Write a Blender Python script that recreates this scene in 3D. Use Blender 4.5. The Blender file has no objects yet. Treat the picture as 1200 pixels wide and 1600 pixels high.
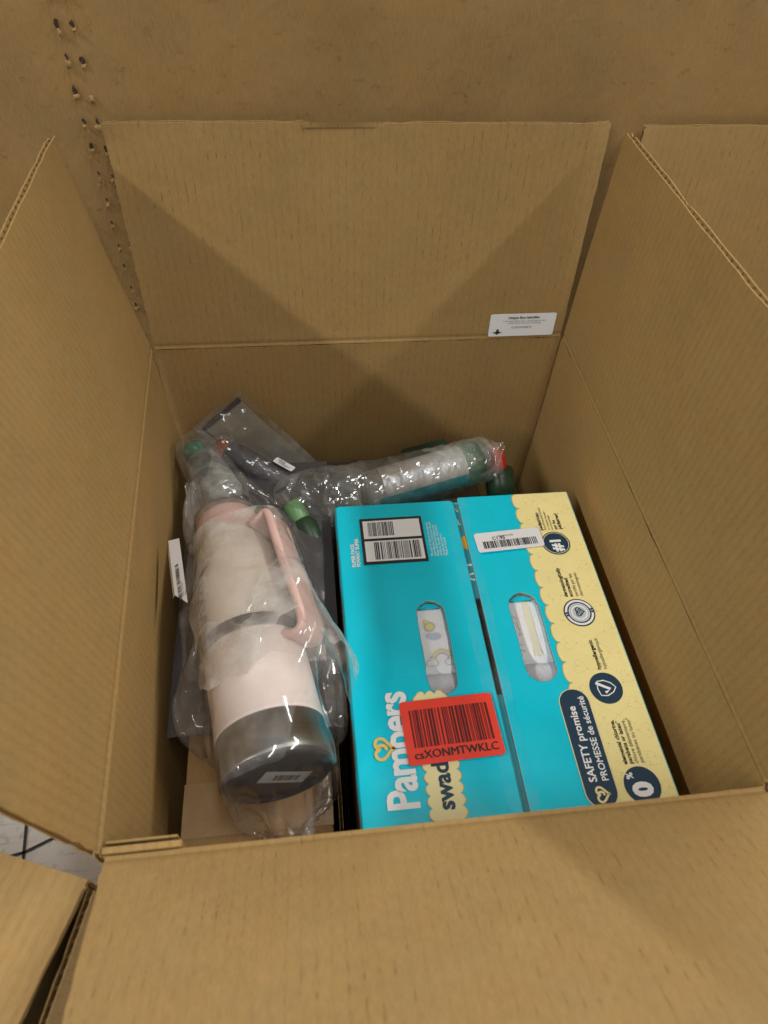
import bpy, bmesh, math, random
import numpy as np
from mathutils import Matrix, Vector, noise
random.seed(7); RNG = np.random.default_rng(11)
scene = bpy.context.scene
COL = scene.collection

# ------------------------------------------------------------------ camera
def rot_cam(yaw, pitch, roll):
    a = math.pi/2 - pitch
    return Matrix.Rotation(yaw, 3, 'Z') @ Matrix.Rotation(a, 3, 'X') @ Matrix.Rotation(roll, 3, 'Z')
cam_d = bpy.data.cameras.new('camera'); cam = bpy.data.objects.new('camera', cam_d); COL.objects.link(cam)
cam.matrix_world = Matrix.Translation((-0.0657, -0.3740, 0.4668)) @ rot_cam(-0.16017, 0.87889, 0.06569).to_4x4()
cam_d.sensor_fit = 'HORIZONTAL'; cam_d.sensor_width = 36.0; cam_d.lens = 36*1061.76/1200
cam_d.clip_start = 0.01; cam_d.clip_end = 100
cam_d.dof.use_dof = True; cam_d.dof.focus_distance = 0.66; cam_d.dof.aperture_fstop = 8.5
scene.camera = cam
# ------------------------------------------------------------------ light: two rows of warehouse tubes, dim grey hall
w = bpy.data.worlds.new('World'); scene.world = w; w.use_nodes = True
w.node_tree.nodes['Background'].inputs[0].default_value = (0.93, 0.97, 1.0, 1)
w.node_tree.nodes['Background'].inputs[1].default_value = 0.12
def tube_row(name, loc, target, watts, sx, sy, color):
    l = bpy.data.lights.new(name, 'AREA'); l.shape = 'RECTANGLE'; l.size = sx; l.size_y = sy
    l.energy = watts; l.color = color
    o = bpy.data.objects.new(name, l); COL.objects.link(o)
    d = (Vector(target)-Vector(loc)).normalized()
    z = -d; y = Vector((0, 1, 0)); x = y.cross(z).normalized(); y = z.cross(x)
    m = Matrix((x, y, z)).transposed().to_4x4(); m.translation = loc; o.matrix_world = m
tube_row('ceiling_tube_row', (-3.95, -2.0, 3.75), (-.05, -2.0, 0), 208, .20, 7.0, (1.0, .985, .945))
tube_row('ceiling_tube_row', (3.15, .9, 3.75), (.05, .9, 0), 228, .20, 7.0, (1.0, .985, .945))
tube_row('ceiling_tube_row', (.35, -2.6, 3.75), (.35, -2.6, 0), 84, .20, 6.0, (1.0, .985, .95))
scene.view_settings.view_transform = 'Standard'; scene.view_settings.look = 'None'
scene.view_settings.exposure = 0; scene.view_settings.gamma = 1
try:
    scene.cycles.transparent_max_bounces = 24; scene.cycles.max_bounces = 10
    scene.cycles.sample_clamp_indirect = 6
except Exception: pass

# ------------------------------------------------------------------ object helpers
WORLD = {}
def _cname(n): return n
def tag(o, label=None, cat=None, group=None, kind=None):
    if label: o['label'] = label
    if cat: o['category'] = cat
    if group: o['group'] = group
    if kind: o['kind'] = kind
    return o
def root(name, loc, label, cat, group=None):
    o = bpy.data.objects.new(name, None); COL.objects.link(o); o.empty_display_size = .02
    o.location = loc; WORLD[o] = Matrix.Translation(loc)
    return tag(o, label, cat, group)
def add(name, me, mat, parent=None, M=None, label=None):
    """link mesh `me`, its coordinates being world coordinates after M"""
    o = bpy.data.objects.new(name, me); COL.objects.link(o)
    M = M.copy() if M is not None else Matrix.Identity(4)
    WORLD[o] = M
    if parent is not None:
        o.parent = parent; o.matrix_local = WORLD[parent].inverted() @ M
    else: o.matrix_world = M
    if mat is not None:
        me.materials.clear()
        for m in (mat if isinstance(mat, (list, tuple)) else [mat]): me.materials.append(m)
    if label: o['label'] = label
    return o
def mk(name, verts, faces, smooth=False):
    me = bpy.data.meshes.new(name)
    me.from_pydata([tuple(map(float, v)) for v in verts], [], [tuple(map(int, f)) for f in faces]); me.update()
    if smooth: me.polygons.foreach_set('use_smooth', [True]*len(me.polygons))
    return me
def grid_faces(nu, nv, wrap=False, off=0):
    F = []
    for j in range(nv-1):
        for i in range(nu if wrap else nu-1):
            a = j*nu+i; b = j*nu+(i+1) % nu
            F.append((off+a, off+b, off+b+nu, off+a+nu))
    return F
def bm_mesh(name, bm, smooth=False):
    me = bpy.data.meshes.new(name); bm.to_mesh(me); bm.free()
    if smooth: me.polygons.foreach_set('use_smooth', [True]*len(me.polygons))
    return me
def box_mesh(name, x0, x1, y0, y1, z0, z1, bev=0.0, seg=2):
    bm = bmesh.new(); bmesh.ops.create_cube(bm, size=1)
    for v in bm.verts:
        v.co = Vector(((x0+x1)/2+v.co.x*(x1-x0), (y0+y1)/2+v.co.y*(y1-y0), (z0+z1)/2+v.co.z*(z1-z0)))
    if bev: bmesh.ops.bevel(bm, geom=bm.edges[:], offset=bev, segments=seg, profile=.5, affect='EDGES')
    return bm_mesh(name, bm)
def curve_mesh(loops, thick=0.0, bev=0.0):
    """filled flat shape (first loop outer, others holes) in the XY plane; top face at z=0 when thick"""
    c = bpy.data.curves.new('tmp', 'CURVE'); c.dimensions = '2D'; c.fill_mode = 'BOTH'
    c.extrude = max(thick/2-bev, 0); c.bevel_depth = bev; c.bevel_resolution = 1
    for lp in loops:
        s = c.splines.new('POLY'); s.points.add(len(lp)-1); s.use_cyclic_u = True
        for p, q in zip(s.points, lp): p.co = (q[0], q[1], 0, 1)
    o = bpy.data.objects.new('tmp', c); COL.objects.link(o)
    me = bpy.data.meshes.new_from_object(o); bpy.data.objects.remove(o); bpy.data.curves.remove(c)
    if thick:
        for v in me.vertices: v.co.z -= thick/2
    return me
def text_mesh(s, size, bold=0.0, align='LEFT', xs=1.0, spacing=1.0, line=1.0):
    c = bpy.data.curves.new('tmp', 'FONT'); c.body = s; c.size = size; c.offset = bold*size
    c.align_x = align; c.space_character = spacing; c.space_line = line; c.resolution_u = 3; c.fill_mode = 'FRONT' if hasattr(c, 'fill_mode') else 'FRONT'
    o = bpy.data.objects.new('tmp', c); COL.objects.link(o)
    me = bpy.data.meshes.new_from_object(o); bpy.data.objects.remove(o); bpy.data.curves.remove(c)
    for v in me.vertices: v.co.x *= xs
    return me
def place(x, y, z, ang=0.0, base=None):
    m = Matrix.Translation((x, y, z)) @ Matrix.Rotation(ang, 4, 'Z')
    return base @ m if base is not None else m
def rrect(x0, x1, y0, y1, r, n=5):
    P = []
    for cx, cy, a0 in ((x1-r, y1-r, 0), (x0+r, y1-r, 90), (x0+r, y0+r, 180), (x1-r, y0+r, 270)):
        for k in range(n+1):
            a = math.radians(a0+90*k/n); P.append((cx+r*math.cos(a), cy+r*math.sin(a)))
    return P
def circle(cx, cy, rx, ry=None, n=40, a0=0):
    ry = ry or rx
    return [(cx+rx*math.cos(2*math.pi*k/n+a0), cy+ry*math.sin(2*math.pi*k/n+a0)) for k in range(n)]
def bars_mesh(x0, x1, y0, y1, n, seed, dens=.55):
    r = random.Random(seed); W = [r.choice((1, 1, 1, 2, 2, 3)) for _ in range(2*n+1)]; t = sum(W)
    V = []; F = []; x = x0
    for i, wd in enumerate(W):
        x2 = x+(x1-x0)*wd/t
        if i % 2 == 0:
            b = len(V); V += [(x, y0, 0), (x2, y0, 0), (x2, y1, 0), (x, y1, 0)]; F.append((b, b+1, b+2, b+3))
        x = x2
    return mk('barcode', V, F)
def stroke_mesh(paths, width):
    """flat ribbons along 2-D polylines"""
    V = []; F = []
    for P in paths:
        P = [Vector((p[0], p[1])) for p in P]; n = len(P); b = len(V); cl_ = n > 3 and (P[0]-P[-1]).length < 1e-7
        for i in range(n):
            t = ((P[1]-P[-2]) if cl_ and i in (0, n-1) else (P[min(i+1, n-1)]-P[max(i-1, 0)])).normalized(); q = Vector((-t.y, t.x))*width/2
            V += [(P[i].x+q.x, P[i].y+q.y, 0), (P[i].x-q.x, P[i].y-q.y, 0)]
        for i in range(n-1): F.append((b+2*i, b+2*i+1, b+2*i+3, b+2*i+2))
    return mk('stroke', V, F)
def dots_mesh(pts, r, n=6):
    V = []; F = []
    for x, y in pts:
        b = len(V); V += [(x+r*math.cos(2*math.pi*k/n), y+r*math.sin(2*math.pi*k/n), 0) for k in range(n)]
        F.append(tuple(range(b, b+n)))
    return mk('dots', V, F)
def lathe(profile, n=64):
    """profile of (r, s) pairs, s along +Z"""
    V = []
    for r, s in profile:
        for k in range(n):
            a = 2*math.pi*k/n; V.append((r*math.cos(a), r*math.sin(a), s))
    return V, grid_faces(n, len(profile), True)
def fbm(P, sc, oct=3, seed=0.0):
    out = np.empty(len(P))
    for i, p in enumerate(P):
        v = Vector((p[0]*sc+seed, p[1]*sc-seed, p[2]*sc+2*seed)); out[i] = noise.fractal(v, 1.0, 2.0, oct)
    return out
def ridged(P, sc, seed=0.0):
    out = np.empty(len(P))
    for i, p in enumerate(P):
        v = Vector((p[0]*sc[0]+seed, p[1]*sc[1]-seed, p[2]*sc[2]+2*seed))
        out[i] = 1-2*abs(noise.noise(v)) + .5*(1-2*abs(noise.noise(v*2.3)))
    return out

def facets(P, wl, seed, n=4, warp=.35):
    """piecewise-planar relief with straight creases, as in crumpled film: sum of warped triangle waves, about -1..1"""
    P = np.array([tuple(p) for p in P]); r = np.random.default_rng(seed); out = np.zeros(len(P))
    wv = np.array([noise.noise(Vector(p)*22+Vector((seed, 0, seed))) for p in P]); wv2 = np.array([noise.noise(Vector(p)*16-Vector((seed, seed, 0))) for p in P])
    for i in range(n):
        d = r.normal(size=3); d /= np.linalg.norm(d); w_ = wl*r.uniform(.6, 1.5)
        ph = P@d/w_ + r.uniform() + warp*(wv if i % 2 else wv2)*1.6
        amp = np.clip(.6+1.1*np.roll(wv2, 0) if i % 2 else .6+1.1*wv, .1, 1.6)
        out += amp*(np.abs((ph % 1)-.5)*4-1)/n
    return out
# ------------------------------------------------------------------ materials
def nt(name):
    m = bpy.data.materials.new(name); m.use_nodes = True; t = m.node_tree; t.nodes.clear()
    out = t.nodes.new('ShaderNodeOutputMaterial')
    def N(ty, **kw):
        n = t.nodes.new(ty)
        for k, v in kw.items():
            if k.startswith('i_'):
                key = k[2:]; key = int(key) if key.isdigit() else key
                n.inputs[key].default_value = v
            else: setattr(n, k, v)
        return n
    return m, t, out, N
def simple(name, col, rough=.5, metal=0.0, spec=.5, var=.06, bump=0.0, bscale=200, vscale=30, coat=0.0, dent=0.0):
    m, t, out, N = nt(name); L = t.links.new
    b = N('ShaderNodeBsdfPrincipled'); b.inputs['Roughness'].default_value = rough; b.inputs['Metallic'].default_value = metal
    b.inputs['Specular IOR Level'].default_value = spec; b.inputs['Coat Weight'].default_value = coat
    tc = N('ShaderNodeTexCoord'); ns = N('ShaderNodeTexNoise'); ns.inputs['Scale'].default_value = vscale; ns.inputs['Detail'].default_value = 5
    L(tc.outputs['Object'], ns.inputs['Vector'])
    mr = N('ShaderNodeMapRange'); mr.inputs['From Min'].default_value = .3; mr.inputs['From Max'].default_value = .7
    mr.inputs['To Min'].default_value = 1-var; mr.inputs['To Max'].default_value = 1+var; L(ns.outputs['Fac'], mr.inputs['Value'])
    mx = N('ShaderNodeMix', data_type='RGBA', blend_type='MULTIPLY'); mx.inputs['Factor'].default_value = 1
    mx.inputs['A'].default_value = (*col, 1); L(mr.outputs['Result'], mx.inputs['B']); L(mx.outputs['Result'], b.inputs['Base Color'])
    if bump:
        n2 = N('ShaderNodeTexNoise'); n2.inputs['Scale'].default_value = bscale; n2.inputs['Detail'].default_value = 4; L(tc.outputs['Object'], n2.inputs['Vector'])
        bp = N('ShaderNodeBump'); bp.inputs['Strength'].default_value = bump; bp.inputs['Distance'].default_value = .002
        L(n2.outputs['Fac'], bp.inputs['Height']); L(bp.outputs['Normal'], b.inputs['Normal'])
        if dent:
            n4 = N('ShaderNodeTexNoise'); n4.inputs['Scale'].default_value = 11; n4.inputs['Detail'].default_value = 3; L(tc.outputs['Object'], n4.inputs['Vector'])
            b4 = N('ShaderNodeBump'); b4.inputs['Strength'].default_value = 1; b4.inputs['Distance'].default_value = dent; L(n4.outputs['Fac'], b4.inputs['Height']); L(b4.outputs['Normal'], bp.inputs['Normal'])
            rv = N('ShaderNodeMapRange'); rv.inputs['From Min'].default_value = .35; rv.inputs['From Max'].default_value = .65; rv.inputs['To Min'].default_value = rough*.75; rv.inputs['To Max'].default_value = rough*1.3; L(n4.outputs['Fac'], rv.inputs['Value']); L(rv.outputs[0], b.inputs['Roughness'])
    L(b.outputs[0], out.inputs[0]); return m
def cardboard(name, col, lam=.0078, dash=.6, flute=.012, mottle=.055, flecks=0.0, tint=(1.03, .985, .92)):
    """kraft liner: local X runs across the flutes, local Y along them"""
    m, t, out, N = nt(name); L = t.links.new
    b = N('ShaderNodeBsdfPrincipled'); b.inputs['Roughness'].default_value = .72; b.inputs['Specular IOR Level'].default_value = .22
    tc = N('ShaderNodeTexCoord'); sx = N('ShaderNodeSeparateXYZ'); L(tc.outputs['Object'], sx.inputs[0])
    def math_(op, a, bb=None, c=None):
        n = N('ShaderNodeMath', operation=op)
        for i, v in enumerate((a, bb, c)):
            if v is None: continue
            if isinstance(v, (int, float)): n.inputs[i].default_value = v
            else: L(v, n.inputs[i])
        return n.outputs[0]
    def noise_(scale, vec=None, detail=4, rough=.6):
        n = N('ShaderNodeTexNoise'); n.inputs['Scale'].default_value = scale; n.inputs['Detail'].default_value = detail
        n.inputs['Roughness'].default_value = rough
        L(vec if vec is not None else tc.outputs['Object'], n.inputs['Vector']); return n.outputs['Fac']
    def rng(v, a, b_, c, d):
        n = N('ShaderNodeMapRange'); n.inputs['From Min'].default_value = a; n.inputs['From Max'].default_value = b_
        n.inputs['To Min'].default_value = c; n.inputs['To Max'].default_value = d; L(v, n.inputs['Value']); return n.outputs['Result']
    big = noise_(9, detail=3); mid = noise_(70, detail=4); 
    mp = N('ShaderNodeMapping'); mp.inputs['Scale'].default_value = (900, 170, 600); L(tc.outputs['Object'], mp.inputs['Vector'])
    fib = noise_(1.0, mp.outputs[0], 3)
    uu = math_('DIVIDE', sx.outputs['X'], lam); fr = math_('FRACT', uu); cell = math_('FLOOR', uu)
    wob = math_('ABSOLUTE', math_('SUBTRACT', fr, .5))                     # 0 at flute line
    line = rng(wob, .0, .065, 1, 0)
    cv = N('ShaderNodeCombineXYZ'); L(math_('MULTIPLY', cell, 3.71), cv.inputs[0]); L(math_('MULTIPLY', sx.outputs['Y'], 105), cv.inputs[1])
    dn = noise_(1.0, cv.outputs[0], 2); dm = rng(dn, .54, .62, 0, 1)
    patch = rng(noise_(14, detail=2), .42, .62, 0, 1)
    dashf = math_('MULTIPLY', math_('MULTIPLY', math_('MULTIPLY', line, dm), patch), dash)
    fl = math_('MULTIPLY', math_('COSINE', math_('MULTIPLY', uu, 2*math.pi)), flute)
    f = math_('ADD', rng(big, .3, .7, 1-mottle, 1+mottle), rng(mid, .3, .7, -.032, .032))
    f = math_('ADD', f, rng(fib, .3, .7, -.10, .10)); f = math_('ADD', f, fl)
    if flecks:
        mp2 = N('ShaderNodeMapping'); mp2.inputs['Scale'].default_value = (60, 110, 60); L(tc.outputs['Object'], mp2.inputs['Vector'])
        fk = rng(noise_(1.0, mp2.outputs[0], 5, .7), .58, .72, 0, flecks); f = math_('SUBTRACT', f, fk)
    f = math_('MULTIPLY', f, math_('SUBTRACT', 1.0, dashf))
    if dash: f = math_('MULTIPLY', f, math_('SUBTRACT', 1.0, math_('MULTIPLY', line, math_('MULTIPLY', rng(dn, .35, .6, .3, 1), .085))))
    hue = N('ShaderNodeMix', data_type='RGBA'); L(rng(noise_(22, detail=3), .35, .65, 0, 1), hue.inputs['Factor'])
    hue.inputs['A'].default_value = (*col, 1); hue.inputs['B'].default_value = (*[c*k for c, k in zip(col, tint)], 1)
    mx = N('ShaderNodeMix', data_type='RGBA', blend_type='MULTIPLY'); mx.inputs['Factor'].default_value = 1
    L(hue.outputs['Result'], mx.inputs['A']); L(f, mx.inputs['B']); L(mx.outputs['Result'], b.inputs['Base Color'])
    h = math_('ADD', math_('MULTIPLY', fib, .35), math_('MULTIPLY', math_('COSINE', math_('MULTIPLY', uu, 2*math.pi)), .06))
    h = math_('SUBTRACT', h, math_('MULTIPLY', dashf, .8)); h = math_('ADD', h, math_('MULTIPLY', mid, .5))
    bp = N('ShaderNodeBump'); bp.inputs['Strength'].default_value = .28; bp.inputs['Distance'].default_value = .0012
    L(h, bp.inputs['Height']); L(bp.outputs['Normal'], b.inputs['Normal'])
    L(b.outputs[0], out.inputs[0]); return m
def plastic_film(name, haze=.07, tint=(.97, .97, .97), hazecol=(.9, .9, .9), rough=.10, bump=.5, bscale=60, refl=1.0, aniso=(1, 1, 1), ridge=True, crease=1.0):
    m, t, out, N = nt(name); L = t.links.new
    tc = N('ShaderNodeTexCoord'); mp = N('ShaderNodeMapping'); mp.inputs['Scale'].default_value = aniso; L(tc.outputs['Object'], mp.inputs['Vector'])
    n1 = N('ShaderNodeTexNoise'); n1.inputs['Scale'].default_value = bscale; n1.inputs['Detail'].default_value = 3; n1.inputs['Distortion'].default_value = .6
    if ridge:
        n1.noise_type = 'RIDGED_MULTIFRACTAL'
    L(mp.outputs[0], n1.inputs['Vector'])
    acc = n1.outputs['Fac']
    first = N('ShaderNodeMath', operation='MULTIPLY'); first.inputs[1].default_value = .25; L(acc, first.inputs[0]); acc = first.outputs[0]
    for q_, (rx, ry, rz, wl, am) in enumerate(((.3, .9, .2, .036, .75), (1.1, .2, 1.3, .026, .55), (.5, 1.9, 2.3, .050, .9))):
        m2 = N('ShaderNodeMapping'); m2.inputs['Rotation'].default_value = (rx, ry, rz); L(tc.outputs['Object'], m2.inputs['Vector'])
        wv = N('ShaderNodeTexWave', wave_type='BANDS', wave_profile='TRI'); wv.inputs['Scale'].default_value = crease*2*math.pi/(20*wl)
        wv.inputs['Distortion'].default_value = .9; wv.inputs['Detail'].default_value = .6; wv.inputs['Detail Scale'].default_value = .9; L(m2.outputs[0], wv.inputs['Vector'])
        ma = N('ShaderNodeMath', operation='MULTIPLY_ADD'); ma.inputs[1].default_value = am*wl/.03; L(wv.outputs['Fac'], ma.inputs[0]); L(acc, ma.inputs[2]); acc = ma.outputs[0]
    bp = N('ShaderNodeBump'); bp.inputs['Strength'].default_value = bump; bp.inputs['Distance'].default_value = .0045; L(acc, bp.inputs['Height'])
    gl = N('ShaderNodeBsdfGlossy'); gl.inputs['Roughness'].default_value = rough; L(bp.outputs['Normal'], gl.inputs['Normal'])
    tr = N('ShaderNodeBsdfTransparent'); tr.inputs[0].default_value = (*tint, 1)
    df = N('ShaderNodeBsdfDiffuse'); df.inputs[0].default_value = (*hazecol, 1); L(bp.outputs['Normal'], df.inputs['Normal'])
    tl = N('ShaderNodeBsdfTranslucent'); tl.inputs[0].default_value = (*hazecol, 1)
    dd = N('ShaderNodeMixShader'); dd.inputs[0].default_value = .4; L(df.outputs[0], dd.inputs[1]); L(tl.outputs[0], dd.inputs[2])
    n2 = N('ShaderNodeTexNoise'); n2.inputs['Scale'].default_value = 45; n2.inputs['Detail'].default_value = 4; L(tc.outputs['Object'], n2.inputs['Vector'])
    mr = N('ShaderNodeMapRange'); mr.inputs['From Min'].default_value = .35; mr.inputs['From Max'].default_value = .7
    mr.inputs['To Min'].default_value = haze*.35; mr.inputs['To Max'].default_value = haze*1.5; L(n2.outputs['Fac'], mr.inputs['Value'])
    wn = N('ShaderNodeTexNoise'); wn.inputs['Scale'].default_value = 28; L(tc.outputs['Object'], wn.inputs['Vector'])
    wm = N('ShaderNodeVectorMath', operation='MULTIPLY_ADD'); wm.inputs[1].default_value = (.03, .03, .03); L(wn.outputs['Color'], wm.inputs[0]); L(mp.outputs[0], wm.inputs[2])
    vo = N('ShaderNodeTexVoronoi'); vo.inputs['Scale'].default_value = 12*crease; L(wm.outputs[0], vo.inputs['Vector'])
    ve = N('ShaderNodeTexVoronoi', feature='DISTANCE_TO_EDGE'); ve.inputs['Scale'].default_value = 12*crease; L(wm.outputs[0], ve.inputs['Vector'])
    vs = N('ShaderNodeSeparateColor'); L(vo.outputs['Color'], vs.inputs[0])
    pm_ = N('ShaderNodeMapRange'); pm_.inputs['From Min'].default_value = .25; pm_.inputs['From Max'].default_value = .95; pm_.inputs['To Min'].default_value = .55; pm_.inputs['To Max'].default_value = 2.3; L(vs.outputs[0], pm_.inputs['Value'])
    el = N('ShaderNodeMapRange'); el.inputs['From Min'].default_value = 0; el.inputs['From Max'].default_value = .030; el.inputs['To Min'].default_value = haze*.30; el.inputs['To Max'].default_value = 0; L(ve.outputs['Distance'], el.inputs['Value'])
    hm = N('ShaderNodeMath', operation='MULTIPLY_ADD'); L(mr.outputs['Result'], hm.inputs[0]); L(pm_.outputs['Result'], hm.inputs[1]); L(el.outputs['Result'], hm.inputs[2]); hm.use_clamp = True
    a = N('ShaderNodeMixShader'); L(hm.outputs[0], a.inputs[0]); L(tr.outputs[0], a.inputs[1]); L(dd.outputs[0], a.inputs[2])
    geo = N('ShaderNodeNewGeometry'); dt_ = N('ShaderNodeVectorMath', operation='DOT_PRODUCT'); L(bp.outputs['Normal'], dt_.inputs[0]); L(geo.outputs['Incoming'], dt_.inputs[1])
    ab_ = N('ShaderNodeMath', operation='ABSOLUTE'); L(dt_.outputs['Value'], ab_.inputs[0])
    om = N('ShaderNodeMath', operation='SUBTRACT'); om.inputs[0].default_value = 1; om.use_clamp = True; L(ab_.outputs[0], om.inputs[1])
    pw = N('ShaderNodeMath', operation='POWER'); pw.inputs[1].default_value = 4.0; L(om.outputs[0], pw.inputs[0])
    fm = N('ShaderNodeMath', operation='MULTIPLY_ADD'); fm.inputs[1].default_value = .70*refl; fm.inputs[2].default_value = .065*refl; fm.use_clamp = True; L(pw.outputs[0], fm.inputs[0])
    s = N('ShaderNodeMixShader'); L(fm.outputs[0], s.inputs[0]); L(a.outputs[0], s.inputs[1]); L(gl.outputs[0], s.inputs[2])
    L(s.outputs[0], out.inputs[0]); return m

KRAFT = (.345, .223, .088)
M_card = cardboard('kraft_board', KRAFT)
M_card_soft = cardboard('kraft_board_plain', (.345, .221, .084), dash=.22, flute=.03)
M_wall = cardboard('kraft_board_mottled', (.312, .196, .076), dash=.0, flute=.0, mottle=.12, flecks=.30, lam=.012)
M_edge = simple('raw_board_edge', (.80, .64, .43), .85, var=.15, vscale=300)  # paler than the liner: light catching on cut edges is in the colour
M_dark = simple('torn_hole_dark', (.050, .032, .016), .9)
M_chip = simple('torn_paper_chip', (.34, .215, .08), .9, var=.15, vscale=300)

# ------------------------------------------------------------------ corrugated panel
def panel_mesh(Wd, H, t=.0045, lam=.0078, warp=.0012, seed=0, nx=36, ny=28, notch=None, bow=0.0, tap=0.0, fray=.0009, crush=0.0, score=None):
    """two liners with the sine-waved medium between them; local X across, Y up, Z outward. face Z=0 is the inner face"""
    if score is None: score = .0007 if (bow or crush) else 0
    V = []; F = []; mi = []
    def wf(x, y):
        v = Vector((x*5+seed*3.1, y*5-seed*1.7, seed)); a = noise.noise(v)*warp
        v2 = Vector((x*22+seed, y*22, seed*2)); a += noise.noise(v2)*warp*.25
        e = min(y/.02, 1)
        sc1 = score*(1+.5*noise.noise(Vector((x*40, seed, 3)))); dy = (y if bow or crush else H-y)
        a_s = sc1*math.exp(-((dy-.0035)/.0022)**2)
        if crush:
            ky = max(0, 1-(H-y)/.030); a += cz[0]*ky**2*max(0, 1-x/.035)**1.5+cz[1]*ky**2*max(0, 1-(Wd-x)/.035)**1.5
            a += .0010*ky**3*noise.noise(Vector((x*70, seed*5, 1)))
        a += bow*(y/H)**2*(math.sin(math.pi*x/Wd*.9+seed)+.5*math.sin(2.3*math.pi*x/Wd+seed*2))
        return a*(e if y < .02 else 1)+a_s
    lt = .0006 if t < .0055 else .0013
    xs = sorted([Wd*i/(nx-1) for i in range(nx)]+[.004, .010, Wd-.004, Wd-.010]); nx = len(xs)
    ys = sorted([H*j/(ny-1) for j in range(ny)]+[.0015, .003, .0045, .006, .009, .012, H-.012, H-.006, H-.003, H-.0015]); ny = len(ys)
    cr_ = random.Random(seed*7+1); cz = [cr_.uniform(-1, 1)*crush for _ in range(2)]
    jit = lambda k: (random.random()-.5)*fray + (-.0016*random.random() if random.random() < .08 else 0)
    for z0, z1 in ((0, lt), (t-lt, t)):
        base = len(V)
        topj = [jit(i) for i in range(nx)]; sj = [[jit(0) for j in range(ny)] for _ in range(2)]
        for z in (z0, z1):
            for j, y in enumerate(ys):
                for i, x in enumerate(xs):
                    yy = y + (topj[i] if j == ny-1 else 0); xx = x + (sj[0][j] if i == 0 else sj[1][j] if i == nx-1 else 0)
                    cr = 0
                    if notch and j == ny-1 and notch[0] <= x <= notch[1]: yy -= notch[2]
                    xx += tap*y*(1-x/Wd) if tap > 0 else tap*y*(x/Wd)
                    V.append((xx, yy, z+wf(x, y)))
        n = nx*ny
        g = grid_faces(nx, ny)
        for f in g: F.append(tuple(base+k for k in reversed(f))); mi.append(0)
        for f in g: F.append(tuple(base+n+k for k in f)); mi.append(0)
        ring = [j*nx for j in range(ny)], [j*nx+nx-1 for j in range(ny)], list(range(nx)), [(ny-1)*nx+i for i in range(nx)]
        for r in ring:
            for a, b in zip(r[:-1], r[1:]): F.append((base+a, base+b, base+n+b, base+n+a)); mi.append(1)
    # medium
    per = 8; nm = int(Wd/lam*per)+1; rows = [0.0003, H*.5, H-.0005]; base = len(V)
    for y in rows:
        for i in range(nm):
            x = min(i*lam/per, Wd); s = math.sin(2*math.pi*i/per)
            yy = y
            if notch and y > H*.9 and notch[0] <= x <= notch[1]: yy -= notch[2]
            xx = x+(tap*y*(1-x/Wd) if tap > 0 else tap*y*(x/Wd))
            V.append((xx, yy, t/2+s*(t/2-lt)+wf(x, y)))
    for f in grid_faces(nm, 3, False, base): F.append(f); mi.append(1)
    me = mk('panel', V, F); me.polygons.foreach_set('material_index', mi)
    return me
def frame(A, B, up, outward):
    A = Vector(A); B = Vector(B); X = (B-A); Lx = X.length; X.normalize(); Y = Vector(up); Y = (Y-X*Y.dot(X)).normalized()
    Z = X.cross(Y)
    if Z.dot(Vector(outward)) < 0:      # swap ends so that Z points outward
        A, B = B, A; X = -X; Z = X.cross(Y)
    m = Matrix((X, Y, Z)).transposed().to_4x4(); m.translation = A
    return m, Lx
def panel(name, parent, A, B, up, h, outward, mat=None, seed=0, gap=0.0, notch=None, **kw):
    m, Lx = frame(A, B, up, outward)
    m = m @ Matrix.Translation((gap, 0, 0))
    me = panel_mesh(Lx-2*gap, h, seed=seed, notch=notch, **kw)
    return add(name, me, [mat or M_card, M_edge], parent, m)

# ================================================================== the setting
BZ = -.362
M_floor, t_, out_, N_ = nt('scuffed_white_floor')
def floor_mat():
    L = t_.links.new; b = N_('ShaderNodeBsdfPrincipled'); b.inputs['Roughness'].default_value = .45
    tc = N_('ShaderNodeTexCoord'); mp = N_('ShaderNodeMapping'); mp.inputs['Scale'].default_value = (14, 260, 20); mp.inputs['Rotation'].default_value = (0, 0, .5); L(tc.outputs['Object'], mp.inputs['Vector'])
    n = N_('ShaderNodeTexNoise'); n.inputs['Scale'].default_value = 1; n.inputs['Detail'].default_value = 6; n.inputs['Roughness'].default_value = .7; L(mp.outputs[0], n.inputs['Vector'])
    n2 = N_('ShaderNodeTexNoise'); n2.inputs['Scale'].default_value = 90; n2.inputs['Detail'].default_value = 6; L(tc.outputs['Object'], n2.inputs['Vector'])
    r = N_('ShaderNodeMapRange'); r.inputs['From Min'].default_value = .56; r.inputs['From Max'].default_value = .70; r.inputs['To Max'].default_value = .55; L(n.outputs['Fac'], r.inputs['Value'])
    r2 = N_('ShaderNodeMapRange'); r2.inputs['From Min'].default_value = .56; r2.inputs['From Max'].default_value = .75; r2.inputs['To Max'].default_value = .6; L(n2.outputs['Fac'], r2.inputs['Value'])
    ad = N_('ShaderNodeMath', operation='MAXIMUM'); L(r.outputs[0], ad.inputs[0]); L(r2.outputs[0], ad.inputs[1])
    mx = N_('ShaderNodeMix', data_type='RGBA'); mx.inputs['A'].default_value = (.90, .89, .87, 1); mx.inputs['B'].default_value = (.30, .28, .25, 1)
    L(ad.outputs[0], mx.inputs['Factor']); L(mx.outputs['Result'], b.inputs['Base Color']); L(b.outputs[0], out_.inputs[0])
floor_mat()
fl = add('floor', mk('floor', [(-4, -4, BZ-.006), (4, -4, BZ-.006), (4, 4, BZ-.006), (-4, 4, BZ-.006)], [(0, 1, 2, 3)]), M_floor); tag(fl, kind='structure')
M_seam = simple('seam_grime', (.06, .055, .05), .8)
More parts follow.
